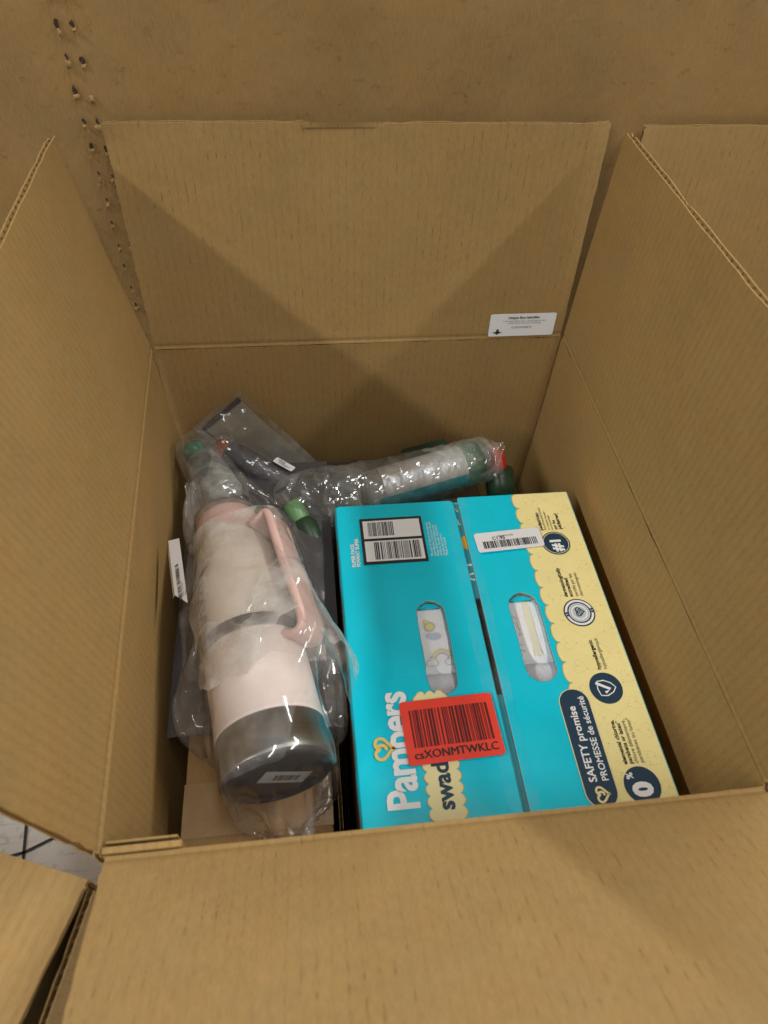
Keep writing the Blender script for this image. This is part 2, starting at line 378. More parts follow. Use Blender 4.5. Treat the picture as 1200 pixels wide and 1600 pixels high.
crk = stroke_mesh([[(-.43, .02), (-.4105, -.11), (-.406, -.146), (-.400, -.2)], [(-.405, -.147), (-.374, -.134), (-.30, -.105)], [(-.45, -.155), (-.405, -.147)]], .0032)
add('floor_seam', crk, M_seam, fl, Matrix.Translation((0, 0, BZ-.0045)))

# the tall mottled board wall behind everything
WY = .2905
rw = root('bulk_container', (0, WY, BZ-.005), 'tall mottled cardboard container wall standing behind the open carton', 'cardboard container')
panel('side_panel', rw, (-.9, WY, BZ-.004), (.9, WY, BZ-.004), (0, 0, 1), .95, (0, 1, 0), mat=M_wall, seed=5, warp=.002, t=.007)
def staple_dent(x, z, k):
    r = random.Random(k); kk = 1 if k < 12 else .6
    h = (.0026+r.random()*.0022)*kk; wd = (.0012+r.random()*.0010)*kk
    pts = [(x+(wd*math.cos(a)*(1+.45*r.uniform(-1, 1))), z+h*.8*math.sin(a)*(1+.35*r.uniform(-1, 1))) for a in [2*math.pi*i/9 for i in range(9)]]
    me = mk('staple_hole', [(p[0], WY-.0024-.0006*math.sin(i*2.1), p[1]) for i, p in enumerate(pts)], [tuple(range(9))])
    if r.random() < .88: add('staple_hole', me, M_dark, rw)
    V = []; F = []
    n = 6; top = z-.0030; wj = (.0014+r.random()*.0022)*kk                       # raised tongue of torn liner under the hole, lit on its upper side
    for q in range(n):
        for c in range(4):
            u = (c/3-.5)*2; v = q/(n-1)
            V.append((x+u*wj*(1-.35*v)+r.uniform(-.0010, .0010), WY-.0024-.0013*math.sin(math.pi*min(v*1.25, 1))*(1-.5*u*u)-r.uniform(0, .0006), top-(.003+.004*((k*7)%5)/4)*v+r.uniform(-.0009, .0009)))
    F += grid_faces(4, n)
    for q in range(3):
        cx = x+r.uniform(-.004, .004); cz = z-.007+r.uniform(-.003, .003); a = r.uniform(0, 3); s = r.uniform(.0010, .0024); b = len(V)
        V += [(cx+s*math.cos(a), WY-.0026, cz+s*math.sin(a)*.6), (cx-s*math.cos(a), WY-.0026, cz-s*math.sin(a)*.6), (cx+s*.3, WY-.0062-r.random()*.002, cz+.0015)]
        F += [(b, b+1, b+2)]
    add('torn_chip', mk('torn_chip', V, F), [M_chip], rw)
for i in range(13):
    z = .312-i*.0232; xx = -.2455+.0001*i
    for s in (0, 1):
        staple_dent(xx+s*.0118+random.uniform(-.0008, .0008), z+random.uniform(-.002, .002)-.001*s, i*2+s)

# ================================================================== the open carton
L2 = .2542; HB = .2217
BLc, BRc, FLc, FRc = (-.23, L2, 0), (.23, L2, 0), (-.2095, -L2, 0), (.2305, -L2, 0)
carton = root('open_carton', (0, 0, BZ), 'open brown cardboard carton packed with goods, four flaps spread', 'cardboard box')
WH = .36
panel('wall', carton, (-.23, L2, -WH), (.23, L2, -WH), (0, 0, 1), WH-.001, (0, 1, 0), seed=1, gap=.001)
panel('wall', carton, (.23, L2, -WH), (.2305, -L2, -WH), (0, 0, 1), WH-.001, (1, 0, 0), seed=2, gap=.001, mat=M_card_soft)
ll = math.tan(math.radians(2.6))*WH
panel('wall', carton, (-.23+ll, L2-.004, -WH), (-.2095+ll, -L2, -WH), (-ll/WH, 0, 1), WH*1.0005, (-1, 0, 0), seed=3, gap=.001, mat=M_card_soft)
panel('wall', carton, (-.2095, -L2, -WH), (.2305, -L2, -WH), (0, 0, 1), WH-.001, (0, -1, 0), seed=4, gap=.001)
panel('bottom', carton, (-.225, L2, -WH-.0005), (.23, L2, -WH-.0005), (0, -1, 0), 2*L2, (0, 0, -1), seed=6, mat=M_card_soft)
def dirx(ang): return (math.sin(ang), math.cos(ang))
ab = math.radians(5.4); al = math.radians(9.8); ar = math.radians(.4); af = math.radians(36)
FTAP = .085
f_back = panel('flap', carton, BLc, BRc, (0, math.sin(ab), math.cos(ab)), HB, (0, 1, -.1), seed=11, gap=.002, t=.006, bow=.0012, crush=.004, notch=(.2205-.002, .284-.002, .0022))
f_left = panel('flap', carton, BLc, FLc, (-math.sin(al), 0, math.cos(al)), HB, (-1, 0, -.2), seed=12, gap=.002, mat=M_card_soft, t=.0065, lam=.0085, bow=.004, crush=.004)
f_right = panel('flap', carton, BRc, FRc, (math.sin(ar), 0, math.cos(ar)), HB, (1, 0, 0), seed=13, gap=.003, mat=M_card_soft, t=.0065, lam=.0085, bow=.003, crush=.004)
f_front = panel('flap', carton, FLc, FRc, (0, -math.cos(af), math.sin(af)), HB, (0, -.3, -1), seed=14, gap=.003, mat=M_card, t=.006, bow=.003, crush=.004, tap=FTAP)
# thumb notch filler on the far flap: a bent tongue of liner
Mb = WORLD[f_back]
tongue = []
for j in range(3):
    for i in range(15):
        u = .2185+.0655*i/14; tongue.append((u, HB-.0035+.0022*j, -.0004-.0012*math.sin(math.pi*i/14)*(j/2)))
add('notch_tongue', mk('notch_tongue', tongue, grid_faces(15, 3)), M_card, f_back, Mb)
# doubled board at the near left corner (glue tab)
add('glue_tab', box_mesh('glue_tab', -.2085, -.160, -L2+.0008, -L2+.0048, -.10, .0028, .0004, 1), [M_card_soft], carton)
add('glue_tab', box_mesh('glue_tab', -.2075, -.163, -L2+.0068, -L2+.0082, -.10, .0022, .0003, 1), [M_card], carton)

# identifier sticker on the far flap (local frame of the flap: X runs right-to-left or left-to-right)
M_white = simple('white_label_paper', (.80, .80, .82), .45, var=.02)
M_ink = simple('black_ink', (.02, .018, .018), .6)
M_grey_ink = simple('grey_ink', (.16, .16, .17), .6)
xdir = 1 if Mb.col[0].x > 0 else -1
# the inner face is Z=0, seen from -Z; build a frame on it with x to the right, y up, z to the viewer
inner = Mb @ Matrix(((xdir, 0, 0, (-.23*xdir if xdir < 0 else 0)), (0, 1, 0, 0), (0, 0, -1, 0), (0, 0, 0, 1)))
inner = Matrix.Translation((0, 0, 0)) @ inner
O = Vector((0, L2, 0)); Xr = Vector((1, 0, 0)); Yu = Vector((0, math.sin(ab), math.cos(ab))); Zv = Xr.cross(Yu)
inner = Matrix((Xr, Yu, Zv)).transposed().to_4x4(); inner.translation = O + Zv*.0016
st = add('sticker', curve_mesh([rrect(.1415, .2172, .0036, .0312, .0022)], .0003), M_white, f_back, inner, 'small white identifier sticker')
def on(base, x, y, z, ang=0): return base @ Matrix.Translation((x, y, z)) @ Matrix.Rotation(ang, 4, 'Z')
add('lettering', text_mesh('Unique Box Identifier', .0042, .02, 'CENTER', 1.0), M_ink, st and f_back, on(inner, .180, .0253, .0004))
add('lettering', text_mesh('In the event of box return, please keep this label\nto help identify and track the package', .0024, 0, 'CENTER', 1.05, line=1.05), M_grey_ink, f_back, on(inner, .181, .0218, .0004))
add('lettering', text_mesh('CL4S5MW8R7S', .0036, 0, 'CENTER', 1.0), M_grey_ink, f_back, on(inner, .1785, .0135, .0004))
add('emblem', curve_mesh([[(.1458, .0085), (.1500, .0098), (.1505, .0125), (.1528, .0128), (.1532, .0100), (.1568, .0085), (.1528, .0072), (.1513, .0058), (.1500, .0072)]]), M_ink, f_back, on(inner, 0, 0, .0004))

# ------------------------------------------------------------------ neighbours
nb = root('neighbour_carton', (.50, 0, BZ), 'brown cardboard carton at right behind the tall right flap', 'cardboard box')
x0, x1 = .2605, .72
panel('wall', nb, (x0, L2, -WH), (x1, L2, -WH), (0, 0, 1), WH, (0, 1, 0), seed=21, gap=.001)
panel('wall', nb, (x0, -L2, -WH), (x1, -L2, -WH), (0, 0, 1), WH, (0, -1, 0), seed=22, gap=.001)
panel('wall', nb, (x0, L2, -WH), (x0, -L2, -WH), (0, 0, 1), WH, (-1, 0, 0), seed=23, gap=.001)
panel('wall', nb, (x1, L2, -WH), (x1, -L2, -WH), (0, 0, 1), WH, (1, 0, 0), seed=24, gap=.001)
panel('bottom', nb, (x0, L2, -WH-.0005), (x1, L2, -WH-.0005), (0, -1, 0), 2*L2, (0, 0, -1), seed=25)
panel('flap', nb, (x0, L2, 0), (x1, L2, 0), (0, math.sin(ab), math.cos(ab)), HB-.003, (0, 1, -.1), seed=26, gap=.0015, t=.006, bow=.002, crush=.004)
panel('flap', nb, (x0+.006, L2, -.001), (x0+.006, -L2, -.001), (.25, 0, -1), HB, (-1, 0, 0), seed=27, gap=.006)
panel('flap', nb, (x1, L2, 0), (x1, -L2, 0), (.8, 0, .6), HB, (1, 0, -1), seed=28, gap=.003)

a_ = math.radians(-20)
cc = root('closed_carton', (-.225, -.26, BZ), 'closed brown cardboard carton at lower left, its corner against the front flap', 'cardboard box')
C0 = Vector((-.2225, -.2655, -.02)); ex = Vector((-.935, .355, 0)); ey = Vector((-.235, -.972, 0)); Wc, Dc, Hc = .42, .34, .34
E = lambda a, b, z: tuple(C0 + ex*a + ey*b + Vector((0, 0, z)))
panel('wall', cc, E(0, 0, -Hc), E(Wc, 0, -Hc), (0, 0, 1), Hc-.006, tuple(-ey), seed=31, mat=M_card)
panel('wall', cc, E(0, Dc, -Hc), E(Wc, Dc, -Hc), (0, 0, 1), Hc-.006, tuple(ey), seed=32, mat=M_card)
panel('wall', cc, E(0, 0, -Hc), E(0, Dc, -Hc), (0, 0, 1), Hc-.006, tuple(-ex), seed=33, mat=M_card)
panel('wall', cc, E(Wc, 0, -Hc), E(Wc, Dc, -Hc), (0, 0, 1), Hc-.006, tuple(ex), seed=34, mat=M_card)
panel('flap', cc, E(0, -.004, -.0045), E(Wc, -.004, -.0045), tuple(ey), Dc/2+.003, (0, 0, 1), seed=35, mat=M_card_soft)
panel('flap', cc, E(0, Dc+.004, -.0045), E(Wc, Dc+.004, -.0045), tuple(-ey), Dc/2+.003, (0, 0, 1), seed=36, mat=M_card_soft)
panel('bottom', cc, E(0, 0, -Hc), E(Wc, 0, -Hc), tuple(ey), Dc, (0, 0, -1), seed=37, mat=M_card_soft)
#@@CONTENTS
# ================================================================== diaper box
TZ = -.09; BX0, BX1, BY0, BY1 = -.0445, .2130, -.250, .0930; SL0, SL1 = .0833, .0902
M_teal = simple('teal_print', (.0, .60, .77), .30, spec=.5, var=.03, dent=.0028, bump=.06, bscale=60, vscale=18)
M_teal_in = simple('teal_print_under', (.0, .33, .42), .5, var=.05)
M_yel = simple('yellow_print', (.92, .80, .36), .36, spec=.4, var=.03, dent=.0028, bump=.05, bscale=60)
M_yel_dot = simple('embossed_dot_ink', (.74, .57, .17), .5)
M_yel_edge = simple('yellow_edge_ink', (.55, .42, .12), .5)
M_navy = simple('navy_print', (.012, .045, .085), .4, var=.03)
M_wprint = simple('white_print', (.86, .86, .86), .42, var=.02)
M_gold = simple('gold_print', (.78, .53, .12), .38, var=.05)
M_paleyel = simple('pale_yellow_print', (.88, .78, .40), .4, var=.03)
M_red = simple('red_label_paper', (.85, .055, .028), .42, var=.05, vscale=60)
M_redink = simple('dark_red_bars', (.10, .008, .008), .5, var=.2, vscale=400)
M_brownside = cardboard('brown_box_side', (.25, .15, .075), dash=.1)
M_sun = simple('orange_yellow_print', (.85, .42, .01), .4)
dbx = root('diaper_box', ((BX0+BX1)/2, (BY0+BY1)/2, -.352), 'teal and yellow printed cardboard diaper box with two handle holes and a red barcode label', 'diaper box')
I4 = Matrix.Identity(4)
def P_(z): return Matrix.Translation((0, 0, TZ+z))
def stadium(x0, x1, y0, y1, rough=0.0, seed=0):
    r = (x1-x0)/2; cx = (x0+x1)/2; rr = random.Random(seed); P = []
    for k in range(15): a = math.pi*k/14; P.append((cx+r*math.cos(a), y1-r+r*math.sin(a)))
    for k in range(1, 8): P.append((x0, y1-r+(y0+r-(y1-r))*k/8))
    for k in range(15): a = math.pi+math.pi*k/14; P.append((cx+r*math.cos(a), y0+r+r*math.sin(a)))
    for k in range(1, 8): P.append((x1, y0+r+(y1-r-(y0+r))*k/8))
    return [(x+rr.uniform(-rough, rough), y+rr.uniform(-rough, rough)) for x, y in P]
HL = (.0245, .0530, -.1290, -.0315); HR = (.1147, .1445, -.1250, -.0300)
holeL = stadium(*HL, .0005, 1); holeR = stadium(*HR, .0006, 2)
def soft(P, k, amt):            # slight waviness of a straight outline
    return P
M_teals = [M_teal]
# left flap: rounded far-left corner, fold edge on the left
fl_l = add('flap', curve_mesh([rrect(BX0+.0022, SL0, BY0, BY1-.0015, .004), holeL], .0034, .0011), M_teal, dbx, P_(0), 'plain teal flap')
fl_r = add('flap', curve_mesh([rrect(SL1, BX1-.0005, BY0, BY1+.002, .0015), holeR], .0034, .0008), M_teal, dbx, P_(0.0002), 'teal flap with scalloped yellow border')
M_cut = simple('cut_board_edge', (.30, .23, .16), .85, var=.15, vscale=200)
for o_ in (fl_l, fl_r):
    me_ = o_.data; me_.materials.append(M_cut)
    for p_ in me_.polygons:
        if abs(p_.normal.z) < .55: p_.material_index = 1
# rounded fold along the left edge (quarter tube of teal board)
V = []; ny = 26
for j in range(ny):
    y = BY0+(BY1-.002-BY0)*j/(ny-1)
    for k in range(7):
        a = math.radians(90+90*k/6); r = .0032; V.append((BX0+r+r*math.cos(a)+.0003*math.sin(j*1.3), y, TZ-r+r*math.sin(a)-.0001))
add('fold_edge', mk('fold_edge', V, grid_faces(7, ny), True), M_teal, dbx)
# sides
add('side', box_mesh('side', BX0, BX0+.003, BY0, BY1-.002, -.352, TZ-.0033), M_brownside, dbx, None, 'brown unprinted side')
add('side', box_mesh('side', BX1-.0035, BX1-.0005, BY0, BY1, -.352, TZ-.003), M_yel, dbx, None, 'yellow side')
add('side', box_mesh('side', BX0+.0032, BX1-.0037, BY1-.0042, BY1-.0012, -.352, TZ-.0036), M_teal, dbx)
add('side', box_mesh('side', BX0+.0032, BX1-.0037, BY0+.001, BY0+.004, -.352, TZ-.0036), M_teal, dbx)
add('bottom', box_mesh('bottom', BX0+.0032, BX1-.0037, BY0+.0045, BY1-.0046, -.352, -.349), M_brownside, dbx)
# inner flaps seen through the slit
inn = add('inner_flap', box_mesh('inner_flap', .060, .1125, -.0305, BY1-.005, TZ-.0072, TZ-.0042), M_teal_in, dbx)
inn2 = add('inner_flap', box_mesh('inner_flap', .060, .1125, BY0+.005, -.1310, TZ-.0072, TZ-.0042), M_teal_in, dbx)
zi = TZ-.0040
for q in (((.0832, .0876, .061, .0628)), ((.0848, .0861, .0628, .069))):
    add('lettering', mk('lettering', [(q[0], q[2], zi), (q[1], q[2], zi), (q[1], q[3], zi), (q[0], q[3], zi)], [(0, 1, 2, 3)]), M_wprint, inn)
add('print_dot', curve_mesh([circle(.0895, .0375, .0058, .0088)]), M_sun, inn, Matrix.Translation((0, 0, zi)))
add('lettering', mk('lettering', [(.0838, .0078, zi), (.0902, .0078, zi), (.0902, .0102, zi), (.0838, .0102, zi)], [(0, 1, 2, 3)]), M_wprint, inn)
add('lettering', text_mesh('C', .012, .03), M_wprint, inn, Matrix.Translation((.0832, -.0095, zi+.0001)))
add('lettering', dots_mesh([(.0845, .0835), (.0862, .0822), (.0872, .080), (.0853, .0815)], .0011), M_wprint, inn, Matrix.Translation((0, 0, zi)))
# clear tape over the slit
M_tape = plastic_film('clear_tape', haze=.03, tint=(.985, .99, .99), bump=.05, bscale=120, rough=.14, refl=.35, ridge=False)
V = []; nx_, ny_ = 9, 40
for j in range(ny_):
    for i in range(nx_):
        x = .072+.026*i/(nx_-1)+.0004*math.sin(j*.9); y = BY0+(BY1-BY0+.001)*j/(ny_-1)
        sag = -.0011*math.exp(-((x-.087)/.0032)**2); V.append((x, y, TZ+.0011+sag+.0002*noise.noise(Vector((x*90, y*40, 3)))))
add('clear_tape', mk('clear_tape', V, grid_faces(nx_, ny_), True), M_tape, dbx)
# yellow scalloped border
def scallop_edge(xb, y0, y1, n, bulge):
    P = []
    for k in range(n):
        ya = y0+(y1-y0)*k/n; yb = y0+(y1-y0)*(k+1)/n
        for q in range(9):
            t = q/8; a = math.pi*t; P.append((xb-bulge*math.sin(a)**.8*(1 if 0 < t < 1 else 0), ya+(yb-ya)*(1-math.cos(a))/2))
    return P
sc_ = scallop_edge(.1535, BY0+.0005, BY1+.0015, 17, .0052)
border = sc_ + [(BX1-.0012, BY1+.0012), (BX1-.0012, BY0+.0005)]
hole_cut = None
yb = add('yellow_border', curve_mesh([border]), M_yel, fl_r, P_(.0010))
add('border_outline', stroke_mesh([sc_], .0007), M_yel_edge, fl_r, P_(.0012))
# embossed dotted hearts, curls and diagonals on the yellow
pts = []
def heart_pts(cx, cy, s, ang, n=22):
    for k in range(n):
        t = 2*math.pi*k/n; hx = 16*math.sin(t)**3; hy = 13*math.cos(t)-5*math.cos(2*t)-2*math.cos(3*t)-math.cos(4*t)
        x = hx*s/16; y = hy*s/16; pts.append((cx+x*math.cos(ang)-y*math.sin(ang), cy+x*math.sin(ang)+y*math.cos(ang)))
rr = random.Random(4); y = BY0+.014; k = 0
while y < BY1:
    heart_pts(.1625+.003*(k % 2), y, .0068, 1.57+.4*math.sin(k), 20)
    heart_pts(.2045-.002*(k % 2), y+.011, .0064, -1.2+.5*math.sin(k*2.1), 18)
    for q in range(11): pts.append((.171+.0026*q, y+.012-.0019*q)); 
    for q in range(9): pts.append((.173+.0026*q, y-.006+.0016*q))
    y += .0245; k += 1
pts = [p for p in pts if .1555 < p[0] < BX1-.003 and BY0+.002 < p[1] < BY1]
tag(add('embossed_dots', dots_mesh(pts, .00048, 6), M_yel_dot, fl_r, P_(.0012)), kind='stuff')
R90 = math.pi/2
def txt(s, size, x, y, z, mat, par, bold=0.0, ang=R90, xs=1.0, align='LEFT', spacing=1.0, line=1.0):
    return add('lettering', text_mesh(s, size, bold, align, xs, spacing, line), mat, par, P_(z) @ place(x, y, 0, ang))
# badge: pill
pill = rrect(.1370, .1630, -.2345, -.1345, .0126, 8)
pa = add('printed_badge', curve_mesh([rrect(.1363, .1637, -.2352, -.1338, .0133, 8)]), M_paleyel, fl_r, P_(.0014))
pb = add('printed_badge', curve_mesh([pill]), M_navy, fl_r, P_(.0016))
txt('SAFETY promise', .0094, .1492, -.2145, .0018, M_wprint, fl_r, .022, xs=1.0)
txt('PROMESSE de s\u00e9curit\u00e9', .0079, .1590, -.2145, .0018, M_wprint, fl_r, .016, xs=.985)
def heart_loop(cx, cy, s, ang):
    P = []
    for k in range(40):
        t = 2*math.pi*k/40; hx = 16*math.sin(t)**3; hy = 13*math.cos(t)-5*math.cos(2*t)-2*math.cos(3*t)-math.cos(4*t)
        x = hx*s/16; y = hy*s/16; P.append((cx+x*math.cos(ang)-y*math.sin(ang), cy+x*math.sin(ang)+y*math.cos(ang)))
    return P+[P[0]]
def ribbon_heart(cx, cy, s, mat, par, z, wd):
    lp = heart_loop(cx, cy, s, R90)
    inner_ = [(cx-.15*s+.42*s*math.cos(a)*(1 if a < math.pi else .8), cy+.30*s*math.sin(a)+.05*s) for a in [i*math.pi*1.5/18-.6 for i in range(19)]]
    add('heart_emblem', stroke_mesh([lp], wd), mat, par, P_(z)); add('heart_emblem', stroke_mesh([inner_], wd), mat, par, P_(z+.00008))
ribbon_heart(.1502, -.2245, .0058, M_paleyel, fl_r, .0018, .0018)
# round badges
def badge(cx, cy, r):
    add('printed_badge', curve_mesh([circle(cx, cy, r)]), M_navy, fl_r, P_(.0014))
badge(.1812, .0255, .0148); badge(.1812, -.0580, .0152); badge(.1823, -.1358, .0148); badge(.1852, -.2203, .0150)
add('badge_ring', stroke_mesh([circle(.1812, .0255, .0132)+[(.1944, .0255)]], .0006), M_paleyel, fl_r, P_(.0016))
txt('#1', .0155, .1862, .0150, .0018, M_wprint, fl_r, .045)
for r_, wd in ((.0128, .0022), (.0098, .0008), (.0074, .0014)):
    lp = circle(.1812, -.0580, r_, n=48); add('badge_ring', stroke_mesh([lp+[lp[0]]], wd), M_wprint, fl_r, P_(.0016))
add('badge_ring', curve_mesh([circle(.1812, -.058, .0092)]), simple('grey_print', (.55, .60, .62), .5), fl_r, P_(.0015))
for k in range(30):
    a = 2*math.pi*k/30
    if k % 15 < 2: add('badge_tick', curve_mesh([circle(.1812+.0128*math.cos(a), -.058+.0128*math.sin(a), .0012, n=8)]), M_navy, fl_r, P_(.0018))
add('badge_mark', stroke_mesh([heart_loop(.1812, -.0575, .0046, R90)], .0011), M_navy, fl_r, P_(.0019))
add('badge_mark', stroke_mesh([[(.1795, -.0605), (.1795, -.0545)], [(.1812, -.061), (.1812, -.054)], [(.1828, -.0605), (.1828, -.0545)]], .0007), M_navy, fl_r, P_(.0019))
sh = [(.1745, -.1358), (.176, -.1425), (.1820, -.1430), (.1880, -.1400), (.1912, -.1358), (.1880, -.1316), (.1820, -.1286), (.176, -.1291)]
sh = [(sh[i][0], sh[i][1]) for i in range(8)]
add('badge_mark', stroke_mesh([sh+[sh[0]]], .0010), M_wprint, fl_r, P_(.0016))
add('badge_mark', stroke_mesh([[(.1805, -.1402), (.1858, -.1372), (.1740, -.1305)]], .0026), M_wprint, fl_r, P_(.0018))
txt('0', .0215, .1918, -.2290, .0018, M_wprint, fl_r, .06)
txt('%', .0078, .1795, -.2150, .0018, M_wprint, fl_r, .03)
# small copy beside the badges
def col_text(lines, y0):
    for x, s, size, bold in lines: txt(s, size, x, y0, .0014, M_ink, fl_r, bold)
col_text([(.1665, 'the', .0040, 0), (.1722, 'pediatrician', .0052, .03), (.1758, 'recommended brand', .0036, 0), (.1798, 'in Canada\u2020 marque', .0032, 0), (.1832, 'recommand\u00e9e', .0034, 0), (.1876, 'par les', .0048, .02), (.1927, 'p\u00e9diatres\u2020', .0052, .03)], .0430)
col_text([(.1752, 'dermatologically', .0052, .03), (.1803, 'accredited', .0052, .03), (.1858, 'certifi\u00e9 par les', .0046, 0), (.1908, 'dermatologues', .0046, 0)], -.0400)
col_text([(.1838, 'hypoallergenic', .0052, .03), (.1893, 'hypoallerg\u00e9nique', .0046, 0)], -.1180)
col_text([(.1789, 'elemental chlorine,', .0049, .03), (.1837, 'parabens or latex*', .0049, .03), (.1885, 'chlore \u00e9l\u00e9mentaire,', .0048, 0), (.1932, 'parab\u00e8nes ou latex*', .0048, 0)], -.2030)
# left flap print
txt('Pampers', .0355, .0028, -.2215, .0012, M_wprint, fl_l, .028, xs=.86, spacing=.93)
ribbon_heart(-.0205, -.1715, .0088, M_gold, fl_l, .0015, .0026)
bd = []
def blobs(x0, x1, y0, y1, n, m, b):
    P = []
    def run(ax, ay, bx, by, k):
        nx, ny = (by-ay), -(bx-ax); l = math.hypot(nx, ny); nx /= l; ny /= l
        for i in range(k):
            for q in range(8):
                t = (i+q/8)/k; a = math.sin(math.pi*q/8)**.7
                P.append((ax+(bx-ax)*t+nx*b*a, ay+(by-ay)*t+ny*b*a))
    run(x0, y0, x1, y0, m); run(x1, y0, x1, y1, n); run(x1, y1, x0, y1, m); run(x0, y1, x0, y0, n)
    return P
add('printed_badge', curve_mesh([blobs(.0128, .0372, -.2312, -.1272, 11, 3, .0036)]), M_yel_edge, fl_l, P_(.0006))
add('printed_badge', curve_mesh([blobs(.0130, .0369, -.2308, -.1274, 11, 3, .0031)]), M_paleyel, fl_l, P_(.0008))
txt('swaddlers', .0195, .0305, -.2240, .0010, M_navy, fl_l, .032, xs=.95)
txt('SUPER PACK', .0052, -.0278, .0120, .0008, M_wprint, fl_l, .03)
txt('FORMAT SUPER', .0052, -.0230, .0122, .0008, M_wprint, fl_l, .03, xs=.97)
add('barcode_panel', curve_mesh([rrect(-.0195, .0460, .0140, .0728, .0004, 1)]), M_ink, fl_l, P_(.0007))
add('barcode_panel', curve_mesh([rrect(-.0165, .0432, .0462, .0695, .0003, 1)]), M_wprint, fl_l, P_(.0009))
add('barcode_panel', curve_mesh([rrect(-.0165, .0432, .0175, .0430, .0003, 1)]), M_wprint, fl_l, P_(.0009))
add('barcode', bars_mesh(-.0115, .0150, .0490, .0672, 22, 3), M_ink, fl_l, P_(.0011))
add('barcode', bars_mesh(-.0072, .0395, .0195, .0412, 30, 5), M_ink, fl_l, P_(.0011))
fine = ['No part of this carton may be', 'reproduced. Conserver au sec.', 'Keep away from babies and', 'children. Garder hors de la', 'port\u00e9e des enfants.', 'Made in Canada']
for i, s in enumerate(fine): txt(s, .0036, .0515+.0031*i, .0195, .0008, M_wprint, fl_l, 0)
# stickers
def sticker(name, cx, cy, w_, h_, ang, z, mat, par, r=.004, label=None):
    M = P_(z+.0004) @ place(cx, cy, 0, ang) @ Matrix.Rotation(math.radians(.5), 4, 'Y') @ Matrix.Rotation(math.radians(-.4), 4, 'X')
    o = add(name, curve_mesh([rrect(-w_/2, w_/2, -h_/2, h_/2, r)], .0006), mat, par, M, label); return o, M
rs, RM = sticker('label', .0382, -.1597, .0812, .0548, math.radians(2.0), .0028, M_red, fl_l, .003, 'bright red barcode label')
RM2 = RM @ Matrix.Translation((0, 0, .0004))
add('barcode', bars_mesh(-.0335, .0345, -.0135, .0190, 31, 9), M_redink, fl_l, RM2)
add('lettering', text_mesh('csXONMTWKLC', .0096, 0, 'CENTER', 1.0, 1.0), M_ink, fl_l, RM2 @ Matrix.Translation((.0005, -.0228, 0)))
add('lettering', text_mesh('csXONMTWKLC', .0096, 0, 'CENTER', 1.0, 1.0), M_ink, fl_l, RM2 @ Matrix.Translation((.0010, -.0226, .00006)))
ws, WM = sticker('label', .1325, .0321, .0705, .0245, math.radians(3.4), .0030, M_white, fl_r, .003, 'small white barcode label')
WM2 = WM @ Matrix.Translation((0, 0, .0004))
add('barcode', bars_mesh(-.0285, .0285, -.0085, .0005, 34, 12), M_ink, fl_r, WM2)
add('lettering', text_mesh('X004532CLFR', .0030, 0, 'LEFT', 1.0), M_grey_ink, fl_r, WM2 @ Matrix.Translation((-.012, .0048, 0)))
add('lettering', text_mesh('C1.95', .0058, .02, 'LEFT', 1.0), M_ink, fl_r, WM2 @ Matrix.Translation((-.0175, .0016, 0)))
# pushed-in handle tabs
for (x0, x1, y0, y1), pr in ((HL, fl_l), (HR, fl_r)):
    r = (x1-x0)/2-.0008; cx = (x0+x1)/2
    lp = [(cx+r*math.cos(math.pi*k/14), (r*math.sin(math.pi*k/14))) for k in range(15)]
    lp = [q for q in lp if q[1] > r-.0062]; ee = math.sqrt(r*r-(r-.0062)**2); lp = lp+[(cx-ee, r-.0062), (cx+ee, r-.0062)] if False else sorted(lp, key=lambda q: math.atan2(q[1], q[0]-cx))
    M = Matrix.Translation((0, y1-r-.0012, TZ-.0046))
    add('handle_tab', curve_mesh([lp], .0026), [M_teal], pr, M)

# diapers inside the handle holes
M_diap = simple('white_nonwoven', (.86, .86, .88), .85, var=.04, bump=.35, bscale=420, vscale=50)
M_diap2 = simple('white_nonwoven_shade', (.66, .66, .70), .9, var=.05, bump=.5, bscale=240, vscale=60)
M_p_y = simple('faded_yellow_ink', (.76, .68, .34), .9); M_p_b = simple('faded_blue_ink', (.52, .58, .74), .9)
M_p_g = simple('faded_grey_ink', (.50, .50, .50), .9); M_p_p = simple('faded_mauve_ink', (.62, .54, .58), .9); M_p_s = simple('pale_stripe_ink', (.80, .77, .58), .9)
def pad(x0, x1, y0, y1, z0, z1, seed, mat):
    nu, nv = 28, 40; V = []
    for s in (1, -1):
        for j in range(nv):
            for i in range(nu):
                a = 2*i/(nu-1)-1; b = 2*j/(nv-1)-1
                e = (1-abs(a)**7)**(1/3)*(1-abs(b)**9)**(1/3) if abs(a) < 1 and abs(b) < 1 else 0
                x = (x0+x1)/2+a*(x1-x0)/2; y = (y0+y1)/2+b*(y1-y0)/2
                zz = (z0+z1)/2+s*e*(z1-z0)/2 + .0012*noise.noise(Vector((x*60+seed, y*45, seed)))*e
                V.append((x, y, zz))
    F = grid_faces(nu, nv)+[tuple(reversed(f)) for f in grid_faces(nu, nv, False, nu*nv)]
    return mk('cover', V, F, True)
def diaper(x0, x1, y0, y1, z0, z1, label, mat, seed):
    r = root('diaper', ((x0+x1)/2, (y0+y1)/2, z0), label, 'diaper', 'folded diapers inside the teal box')
    add('cover', pad(x0, x1, y0, y1, z0, z1, seed, mat), mat, r); return r
d1 = diaper(.004, .072, -.1035, .035, -.140, -.0990, 'folded white diaper with rainbow print seen through the left handle hole', M_diap, 1)
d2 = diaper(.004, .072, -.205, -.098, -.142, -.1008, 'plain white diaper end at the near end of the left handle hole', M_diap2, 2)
d3 = diaper(.095, .163, -.1000, .038, -.140, -.0988, 'folded white diaper with pale yellow stripe seen through the right handle hole', M_diap, 3)
